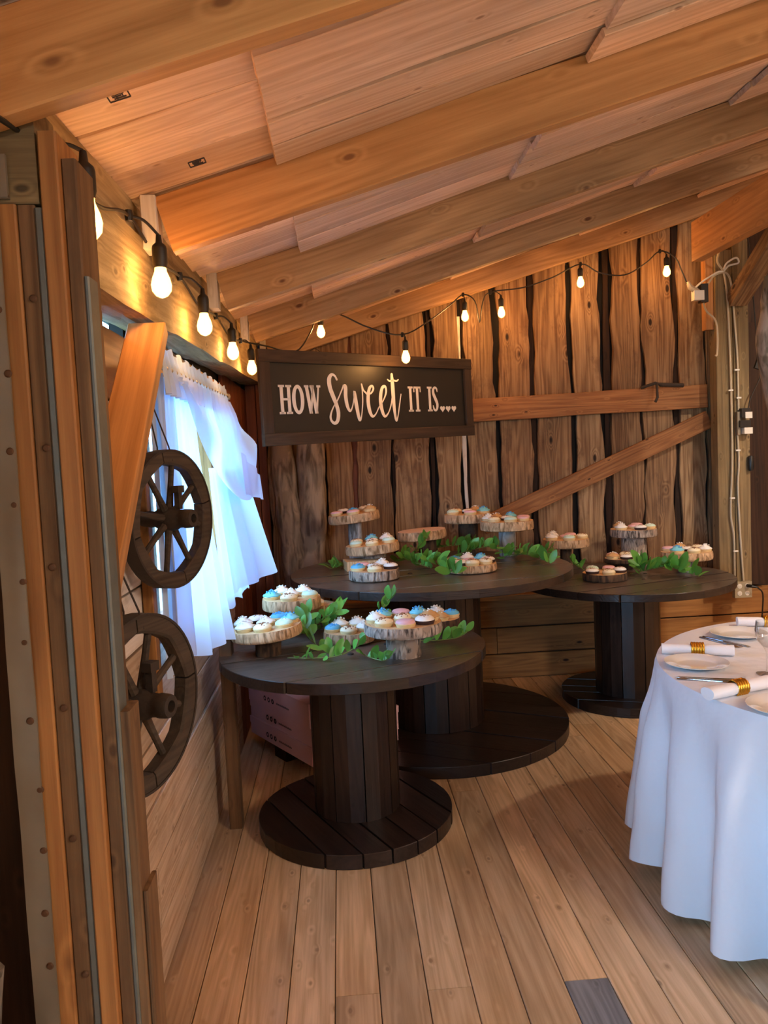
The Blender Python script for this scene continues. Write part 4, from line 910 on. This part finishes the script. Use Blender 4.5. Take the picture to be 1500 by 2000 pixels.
flat('letter_w', [bar(.284, YT, .306, YL, .020), bar(.326, YT, .306, YL, .010), bar(.318, YT, .342, YL, .020), bar(.363, YT, .342, YL, .010), R4(.270, YT-se, .298, YT), R4(.306, YT-se, .332, YT), R4(.350, YT-se, .375, YT)])
SCRIPT = {
 's': [(0.4887, 0.0955, 0.0058), (0.4755, 0.1146, 0.0058), (0.4544, 0.1191, 0.0081), (0.4366, 0.0947, 0.0127), (0.4391, 0.0522, 0.0127), (0.4564, 0.0081, 0.0127), (0.4740, -0.0323, 0.0116), (0.4851, -0.0769, 0.0116), (0.4770, -0.1172, 0.0104), (0.4562, -0.1314, 0.0081), (0.4355, -0.1189, 0.0069), (0.4312, -0.0923, 0.0058), (0.4508, -0.0523, 0.0035), (0.4844, -0.0121, 0.0035), (0.5131, 0.0325, 0.0035), (0.5317, 0.0635, 0.0046)],
 'w': [(0.5317, 0.0635, 0.0058), (0.5445, 0.0571, 0.0116), (0.5426, 0.0081, 0.0116), (0.5493, -0.0409, 0.0104), (0.5658, -0.0689, 0.0069), (0.5842, -0.0494, 0.0035), (0.5993, -0.0042, 0.0035), (0.6053, 0.0329, 0.0069), (0.6086, 0.0040, 0.0116), (0.6173, -0.0579, 0.0116), (0.6306, -0.1177, 0.0081), (0.6474, -0.0915, 0.0035), (0.6602, -0.0251, 0.0035), (0.6626, 0.0331, 0.0035), (0.6597, 0.0747, 0.0035), (0.6708, 0.0415, 0.0046), (0.6929, 0.0233, 0.0046)],
 'e': [(0.6928, 0.0207, 0.0046), (0.7252, 0.0250, 0.0046), (0.7446, 0.0487, 0.0058), (0.7360, 0.0646, 0.0058), (0.7146, 0.0485, 0.0092), (0.7010, -0.0043, 0.0116), (0.7055, -0.0630, 0.0116), (0.7248, -0.0993, 0.0081), (0.7508, -0.0888, 0.0035), (0.7755, -0.0552, 0.0035)],
 'e2': [(0.7755, -0.0552, 0.0035), (0.8150, -0.0130, 0.0035), (0.8382, 0.0297, 0.0058), (0.8346, 0.0612, 0.0069), (0.8105, 0.0525, 0.0092), (0.7942, -0.0002, 0.0116), (0.7977, -0.0597, 0.0116), (0.8174, -0.1008, 0.0081), (0.8455, -0.0858, 0.0035), (0.8701, -0.0432, 0.0035), (0.8855, 0.0083, 0.0035)],
 't': [(0.8903, 0.1288, 0.0081), (0.8919, 0.0772, 0.0127), (0.8927, 0.0083, 0.0127), (0.8948, -0.0606, 0.0104), (0.9044, -0.1255, 0.0069), (0.9200, -0.1041, 0.0035), (0.9371, -0.0437, 0.0035), (0.9546, 0.0205, 0.0023)],
 't_bar': [(0.8554, 0.1008, 0.0035), (0.8719, 0.0924, 0.0046), (0.8999, 0.0963, 0.0046), (0.9242, 0.0931, 0.0046), (0.9393, 0.1011, 0.0035)]}
for key, nm in (('s', 'script_letter_s'), ('w', 'script_letter_w'), ('e', 'script_letter_e'), ('e2', 'script_letter_e')): flat(nm, rib(SCRIPT[key]))
flat('script_letter_t', rib(SCRIPT['t'])+rib(SCRIPT['t_bar']))
flat('letter_i', I_(1.0115, .038))
flat('letter_t', [R4(1.077, YL, 1.095, YT), R4(1.068, YL, 1.104, YL+se), R4(1.057, YT-se, 1.115, YT), R4(1.057, YT-.032, 1.063, YT), R4(1.109, YT-.032, 1.115, YT)])
flat('letter_i', I_(1.170, .038))
flat('letter_s', rib([(1.2555, .036, .003), (1.2505, .052, .006), (1.236, .0595, .006), (1.222, .046, .0085), (1.223, .022, .0095), (1.237, -.006, .0105), (1.2505, -.034, .0095), (1.249, -.060, .008), (1.236, -.0745, .006), (1.2215, -.0665, .006), (1.2165, -.047, .003)]))
for hx_ in (1.2957, 1.3455, 1.3965):
    pts = []
    for i in range(32):
        a = i*math.tau/32; pts.append((hx_+.00128*16*math.sin(a)**3, -.0655+.00125*(13*math.cos(a)-5*math.cos(2*a)-2*math.cos(3*a)-math.cos(4*a))))
    half = len(pts)
    cpt = (hx_, -.0655); flat('heart', [[cpt, pts[i], pts[(i+1) % half]] for i in range(half)])
sgw = MB(); sgw.tube([SM @ V((.3, SH/2-.01, 0)), SM @ V((.36, SH/2+.02, 0)), SM @ V((.42, SH/2-.01, 0))], .002, 5); obj('hanging_wire', sgw.me('hanging_wire', M['iron']), sg)

# ================================================================== STRING LIGHTS
SL = empty('string_lights', (-.45, 1.4, 2.05), 'black cord string of glowing warm bulbs along left beam and back wall', 'string lights')
sock_me = MB(); sock_me.lathe([(0, .078), (.006, .078), (.008, .06), (.0165, .052), (.018, .045), (.018, .012), (.0155, .004), (.0155, 0), (0, 0)], 16); sock_me = sock_me.me('socket', M['black'], 40)
bulb_me = MB(); bulb_me.lathe([(0.0135, 0), (.0145, -.008), (.021, -.024), (.0245, -.040), (.0225, -.055), (.014, -.066), (0.003, -.071), (0, -.071)], 20); bulb_me = bulb_me.me('glass_bulb', M['bulb'], True)
fil = MB(); fil.tube(cr([(.006, 0, -.012), (.009, .003, -.028), (.006, -.003, -.048), (-.002, 0, -.054), (-.008, .003, -.044), (-.008, -.003, -.026), (-.005, 0, -.012)], 3), .0022, 6); fil_me = fil.me('filament', M['filament'], True)
def bulb(x, y, z, anchor, s=1.0, power=1.0, tilt=0):
    so = obj('socket', sock_me, SL, TR((x, y, z+.04), R.uniform(0, 6), tilt) @ Matrix.Scale(s, 4)); Mw = WM[so.name]
    obj('glass_bulb', bulb_me, so, Mw); obj('filament', fil_me, so, Mw)
    top = Mw @ V((0, 0, .078)); A = V(anchor)
    mb = MB(); mb.tube(cr([top, top.lerp(A, .5)+V((.0, 0, .012)), A], 4), .0035, 6); mb.lathe([(0, .014), (.008, .012), (.010, 0), (.008, -.012), (0, -.014)], 8, TR(A)); obj('drop_cord', mb.me('drop_cord', M['black'], True), SL)
    lamp('bulb_light', (x, y, z), power, (1, .50, .18), .02)
lb = [(-.405, 1.36, 1.925), (-.405, 1.91, 1.945), (-.405, 2.51, 1.952), (-.41, 3.21, 1.968), (-.405, 3.86, 1.98)]
an = [(-.452, 1.33, 2.03), (-.452, 1.83, 2.085), (-.455, 2.41, 2.085), (-.455, 3.10, 2.095), (-.44, 3.75, 2.10)]
for (x, y, z), a in zip(lb, an): bulb(x, y, z, a, 1.0, 2.4)
cb = [(-.063, 4.30, 2.215), (.386, 4.15, 2.04), (.833, 4.84, 2.37), (1.064, 4.84, 2.385), (1.574, 4.84, 2.555), (2.131, 4.84, 2.605)]
ca = [(-.063, 4.28, 2.33), (.375, 4.18, 2.17), (.829, 4.86, 2.513), (1.002, 4.86, 2.523), (1.584, 4.86, 2.679), (2.098, 4.86, 2.743)]
for (x, y, z), a in zip(cb, ca): bulb(x, y, z, a, .95, 4.5)
path = [(-.455, .6, 2.02), (-.452, 1.0, 1.99)]
for a, b in zip(an, an[1:]+[None]):
    path.append(V(a))
    if b: path.append(V(a).lerp(V(b), .5)+V((-.0, 0, -.03)))
path += [V((-.33, 3.95, 2.10)), V((-.20, 4.10, 2.09)), V((-.12, 4.2, 2.2)), V(ca[0]), V((.048, 4.2, 2.291)), V((.2, 4.19, 2.215)), V(ca[1]), V((.546, 4.35, 2.27)), V((.72, 4.7, 2.42)), V(ca[2]), V((.90, 4.85, 2.47)), V((.925, 4.85, 2.336)), V((.95, 4.85, 2.46)), V(ca[3]), V((1.204, 4.85, 2.542)), V((1.40, 4.85, 2.60)), V(ca[4]), V((1.70, 4.85, 2.62)), V((1.862, 4.85, 2.60)), V((2.0, 4.85, 2.67)), V(ca[5]), V((2.19, 4.85, 2.70)), V((2.235, 4.85, 2.61)), V((2.28, 4.85, 2.50))]
mb = MB(); mb.tube(cr(path, 5), .0042, 6); obj('cord', mb.me('cord', M['black'], True), SL)

# ================================================================== ELECTRICS ON THE RIGHT
def cable(name, pts, r, mat, label, cat='cable', **k):
    mb = MB(); mb.tube(cr(pts, 6), r, 7); return tag(obj(name, mb.me(name, mat, True)), label, cat, **k)
pl = empty('power_adapter', (2.36, 4.86, 2.45), 'black adapter with white plug hanging left of the right post', 'adapter')
mb = MB(); mb.box((2.375, 4.86, 2.47), (.045, .05, .115)); obj('adapter_body', mb.me('adapter_body', M['blackp']), pl)
mb = MB(); mb.box((2.335, 4.85, 2.455), (.065, .045, .06), TR((0, 0, 0))); obj('white_plug', mb.me('white_plug', M['whitep']), pl)
mb = MB(); mb.tube([(2.27, 4.85, 2.545), (2.285, 4.85, 2.51), (2.32, 4.85, 2.49), (2.345, 4.85, 2.48)], [.010, .018, .020, .012], 8); obj('pale_connector', mb.me('pale_connector', M['wcable'], True), pl)
cable('power_cable', [(2.375, 4.86, 2.41), (2.40, 4.87, 2.36), (2.46, 4.875, 2.30), (2.475, 4.88, 2.2), (2.472, 4.885, 2.09), (2.46, 4.885, 2.075)], .0065, M['wcable'], 'pale cable hooked down beside the left face of right post')
cable('power_cable', [(2.30, 4.84, 2.49), (2.36, 4.84, 2.54), (2.47, 4.86, 2.60), (2.52, 4.88, 2.61), (2.56, 4.885, 2.645), (2.62, 4.88, 2.66), (2.60, 4.87, 2.69), (2.54, 4.87, 2.66), (2.52, 4.88, 2.62)], .006, M['whitep'], 'white looped cable tied at the top of the right post')
cable('power_cable', [(2.41, 4.62, 2.86), (2.40, 4.65, 2.74), (2.44, 4.80, 2.66), (2.525, 4.885, 2.60), (2.545, 4.885, 2.45), (2.555, 4.885, 2.2), (2.562, 4.885, 1.9), (2.563, 4.885, 1.4), (2.548, 4.885, 1.06), (2.567, 4.885, .89), (2.568, 4.885, .60)], .0065, M['wcable'], 'left of the two long pale cables running down right post')
cable('power_cable', [(2.40, 4.86, 2.52), (2.46, 4.87, 2.585), (2.54, 4.885, 2.60), (2.575, 4.885, 2.52), (2.59, 4.885, 2.32), (2.607, 4.885, 2.05), (2.61, 4.885, 1.72)], .0065, M['wcable'], 'right long pale cable on upper part of the right post')
cable('power_cable', [(2.60, 4.885, 1.60), (2.608, 4.885, 1.39), (2.599, 4.885, 1.22), (2.61, 4.885, .9), (2.627, 4.885, .60)], .0065, M['wcable'], 'pale cable from the switch box down to the outlet')
for x, z, lb_ in [(2.557, 1.85, 'white clip on left pale cable a little above the level beam height'), (2.60, 1.98, 'topmost white clip on the right pale cable'), (2.61, 1.80, 'white clip on right pale cable just above the switch box'),
                  (2.60, 1.46, 'white clip on pale cable just below the switch box'), (2.558, 1.15, 'white clip on left pale cable level with the middle of post'), (2.575, .80, 'lowest white clip holding left pale cable, above the outlet box')]:
    mb = MB(); mb.box((x, 4.880, z), (.03, .012, .010)); tag(obj('cable_clip', mb.me('cable_clip', M['whitep'])), lb_, 'clip', 'cable clips')
sb = empty('switch_box', (2.62, 4.87, 1.6), 'steel switch box with black plugs halfway up the right post', 'switch box')
mb = MB(); mb.box((2.60, 4.878, 1.635), (.018, .03, .15)); obj('steel_box', mb.me('steel_box', M['galv']), sb)
mb = MB(); mb.box((2.64, 4.87, 1.70), (.06, .05, .06)); mb.box((2.635, 4.868, 1.63), (.07, .045, .045)); obj('plug', mb.me('plug', M['blackp']), sb)
for c_, d_ in (((2.655, 4.842, 1.685), (.045, .004, .04)), ((2.65, 4.86, 1.585), (.055, .045, .04))):
    mb = MB(); mb.box(c_, d_); tag(obj('plug_face', mb.me('plug_face', M['whitep']), sb), 'white plug face')
cable('power_cable', [(2.66, 4.86, 1.72), (2.68, 4.86, 1.80), (2.74, 4.86, 1.92), (2.755, 4.86, 2.0)], .004, M['black'], 'thin black cable rising from the switch box to the right', 'cable')
mb = MB(); mb.box((0, 0, 0), (.035, .02, .085), TR((2.735, 4.86, 2.02), 0, 0, rad(20))); tag(obj('inline_switch', mb.me('inline_switch', M['blackp'])), 'small dark box hanging on wire beside the peeled log', 'switch')
cable('hanging_wire', [(2.69, 4.9, 2.9), (2.705, 4.88, 2.6), (2.72, 4.87, 2.3), (2.735, 4.86, 2.06)], .004, M['black'], 'dark wire hanging from roof behind the right post', 'cable')
mb = MB(); mb.lathe([(0, -.05), (.014, -.048), (.018, -.03), (.018, .03), (.014, .048), (0, .05)], 10, TR((2.683, 4.878, 1.372))); tag(obj('black_remote', mb.me('black_remote', M['blackp'], True)), 'small black oval holder on right edge of the right post', 'holder')
ob = empty('outlet_box', (2.606, 4.88, .54), 'square metal outlet box with four sockets at foot of right post', 'outlet')
mb = MB(); mb.box((2.612, 4.875, .545), (.115, .035, .105)); obj('cover_plate', mb.me('cover_plate', M['boxgrey']), ob)
for dx in (-.026, .026):
    for dz in (-.024, .024):
        mb = MB(); mb.lathe([(0, .004), (.015, .003), (.017, 0)], 14, TR((2.612+dx, 4.858, .545+dz), 0, rad(90)))
        mb.box((2.612+dx-.005, 4.853, .545+dz), (.002, .002, .008)); mb.box((2.612+dx+.005, 4.853, .545+dz), (.002, .002, .008)); obj('socket_face', mb.me('socket_face', M['whitep'], True), ob)
mb = MB(); mb.tube([(2.635, 4.852, .572), (2.65, 4.82, .572), (2.68, 4.81, .565)], [.012, .010, .006], 8); obj('black_plug', mb.me('black_plug', M['blackp'], True), ob)
cable('power_cable', [(2.68, 4.81, .565), (2.72, 4.82, .52), (2.74, 4.86, .40), (2.745, 4.9, .2), (2.75, 4.9, .02)], .005, M['black'], 'black cable dropping from the outlet box to floor')

# ================================================================== ROUND TABLE
TX, TY, TRD, TZ = 1.825, 2.36, .78, .755
rt = empty('round_table', (TX, TY, 0), 'round folding table hidden beneath the white tablecloth at right', 'table')
mb = MB(); mb.lathe([(0, TZ-.028), (TRD-.008, TZ-.028), (TRD-.004, TZ-.02), (TRD-.004, TZ-.006), (0, TZ-.006)], 48, TR((TX, TY, 0))); obj('tabletop', mb.me('tabletop', M['low'], 30), rt)
for k in range(4):
    a = k*math.pi/2+.78; mb = MB(); mb.tube([(TX+.5*math.cos(a), TY+.5*math.sin(a), TZ-.03), (TX+.55*math.cos(a), TY+.55*math.sin(a), 0)], .015, 8); obj('leg', mb.me('leg', M['strap'], True), rt)
def cloth_mesh():
    vs = [(TX, TY, TZ)]; fs = []; n = 300; rows = [(.25, 0), (.5, 0), (.75, 0), (.93, 0), (.985, 0)] + [(1, j) for j in range(0, 27)]
    for q, j in rows:
        for i in range(n):
            a = i*math.tau/n; z = TZ
            if j == 0: rr = TRD*q; z = TZ-(.002 if q == 1 else 0)
            else:
                t = j/26; s = t**.8
                fold = math.sin(a*24+1.3*math.sin(a*3)+.5) ; fold = (abs(fold)**.7)*(1 if fold > 0 else -1)
                amp = .010+.074*s*(1+.4*math.sin(a*5+1))
                rr = TRD+.006+.020*s+amp*fold*min(1, t*3)+.005*noise.noise((math.cos(a)*6, math.sin(a)*6, t*5))
                hem = .036+.020*math.sin(a*2+2.6)+.012*math.sin(a*13)
                z = TZ-.006-(TZ-.006-hem)*t
            vs.append((TX+rr*math.cos(a), TY+rr*math.sin(a), z))
    for i in range(n): fs.append((0, 1+i, 1+(i+1) % n))
    for k in range(len(rows)-1):
        for i in range(n): fs.append((1+k*n+i, 1+(k+1)*n+i, 1+(k+1)*n+(i+1) % n, 1+k*n+(i+1) % n))
    return mesh('tablecloth', vs, fs, M['cloth'], 60)
tag(obj('tablecloth', cloth_mesh()), 'white floor-length tablecloth with soft folds over the round table', 'tablecloth')
pm = MB(); pm.lathe([(0, .004), (.058, .004), (.066, .006), (.072, .010), (.100, .016), (.104, .017), (.104, .0155), (.072, .007), (.06, .001), (0, .001)], 44); plate_me = pm.me('plate', M['plate'], True)
for x, y, lb_ in ((1.178, 2.504, 'clear-rimmed white plate in front of the wholly visible napkin'), (1.52, 2.87, 'white plate at the far side of round table'), (1.21, 2.03, 'white plate nearest the camera at right edge of view')):
    tag(obj('plate', plate_me, None, TR((x, y, TZ))), lb_, 'plate', 'plates on the round table')
def napkin(a, b, label, r=.022):
    a, b = V(a), V(b); t = empty('rolled_napkin', (a+b)/2-V((0, 0, r)), label, 'napkin', 'rolled napkins on the round table')
    d = (b-a).normalized(); Mf = frame(a, b); L = (b-a).length; mb = MB(); n = 20
    vs = []; fs = []; m_ = 12
    for i in range(m_+1):
        x = L*i/m_; sq = 1-.25*math.exp(-((x/L-.5)/.08)**2)
        for k in range(n): an_ = k*math.tau/n; q = r*sq*(1+.05*math.sin(3*an_+x*9)); vs.append((x, q*1.15*math.cos(an_), q*.85*math.sin(an_)-r*.12))
    for i in range(m_):
        for k in range(n): fs.append((i*n+k, (i+1)*n+k, (i+1)*n+(k+1) % n, i*n+(k+1) % n))
    fs += [tuple(range(n)), tuple(m_*n+k for k in range(n))[::-1]]
    mb.add(vs, fs); obj('cloth_roll', mb.me('cloth_roll', M['napkin'], 50), t, Mf)
    rg = MB(); G = Mf @ Matrix.Translation(V((L/2-.022, 0, -r*.1))) @ Matrix.Rotation(rad(90), 4, 'Y')
    for q in range(5): rg.lathe([(r*1.02, q*.009), (r*1.12, q*.009+.001), (r*1.16, q*.009+.0045), (r*1.12, q*.009+.008), (r*1.02, q*.009+.009)], 28, wob=lambda a_, r_, z_: 1+.03*(1 if int(a_*28/math.tau+.5) % 2 else -1))
    tag(obj('napkin_ring', rg.me('napkin_ring', M['gold'], 60), t, G), 'beaded gold ring')
napkin((1.135, 2.685, TZ+.022), (1.36, 2.60, TZ+.022), 'rolled white napkin with gold ring between the two further plates')
napkin((1.045, 2.155, TZ+.022), (1.275, 2.235, TZ+.022), 'rolled white napkin with gold ring nearest the camera')
napkin((1.60, 3.03, TZ+.022), (1.83, 2.96, TZ+.022), 'rolled white napkin at far edge of the round table')
def cutlery(a, b, off, labk, labf):
    Mf = frame(V(a), V(b)); L = (V(b)-V(a)).length
    kn = MB(); n = 8
    prof = [(0, .004), (.02, .006), (.08, .0045), (.095, .0045), (.11, .007), (.17, .009), (.20, .006), (.212, .001)]
    vs = []
    for x, h in prof: vs += [(x, -h, .002), (x, h, .002), (x, h*.8, .0045), (x, -h*.8, .0045)]
    fs = [(i*4+k, (i+1)*4+k, (i+1)*4+(k+1) % 4, i*4+(k+1) % 4) for i in range(len(prof)-1) for k in range(4)]+[(0, 1, 2, 3), tuple(len(prof)*4-1-k for k in range(4))]
    kn.add(vs, fs); tag(obj('table_knife', kn.me('table_knife', M['steel']), None, Mf), labk, 'knife', 'knives on the round table')
    fk = MB(); prof = [(0, .006), (.03, .006), (.09, .0035), (.135, .004), (.15, .011), (.158, .012)]
    vs = []
    for x, h in prof: vs += [(x, -h, .002), (x, h, .002), (x, h*.8, .0045), (x, -h*.8, .0045)]
    fs = [(i*4+k, (i+1)*4+k, (i+1)*4+(k+1) % 4, i*4+(k+1) % 4) for i in range(len(prof)-1) for k in range(4)]+[(0, 1, 2, 3), tuple(len(prof)*4-1-k for k in range(4))]
    fk.add(vs, fs)
    for k in range(4): fk.tube([(.157, -.009+k*.006, .003), (.18, -.009+k*.006, .001), (.198, -.009+k*.006, .004)], .0014, 5)
    tag(obj('table_fork', fk.me('table_fork', M['steel']), None, Mf @ TR((.0, off, 0), rad(-5))), labf, 'fork', 'forks on the round table')
cutlery((1.056, 2.385, TZ), (1.265, 2.302, TZ), -.014, 'steel knife nearest camera, lying between plate and napkin', 'steel fork beside the knife nearest the camera')
cutlery((1.385, 2.885, TZ), (1.475, 2.68, TZ), -.016, 'steel knife by the plate at far side of table', 'steel fork by the plate at far side of table')
gl = MB(); gl.lathe([(0, .001), (.033, .001), (.034, .004), (.006, .010), (.004, .02), (.004, .075), (.012, .09), (.032, .115), (.037, .145), (.033, .175), (.032, .175), (.036, .145), (.031, .117), (.010, .092), (0, .088)], 28, TR((1.345, 2.36, TZ)))
tag(obj('wine_glass', gl.me('wine_glass', M['glass'], True)), 'clear stemmed glass at right edge of the view on tablecloth', 'glass')
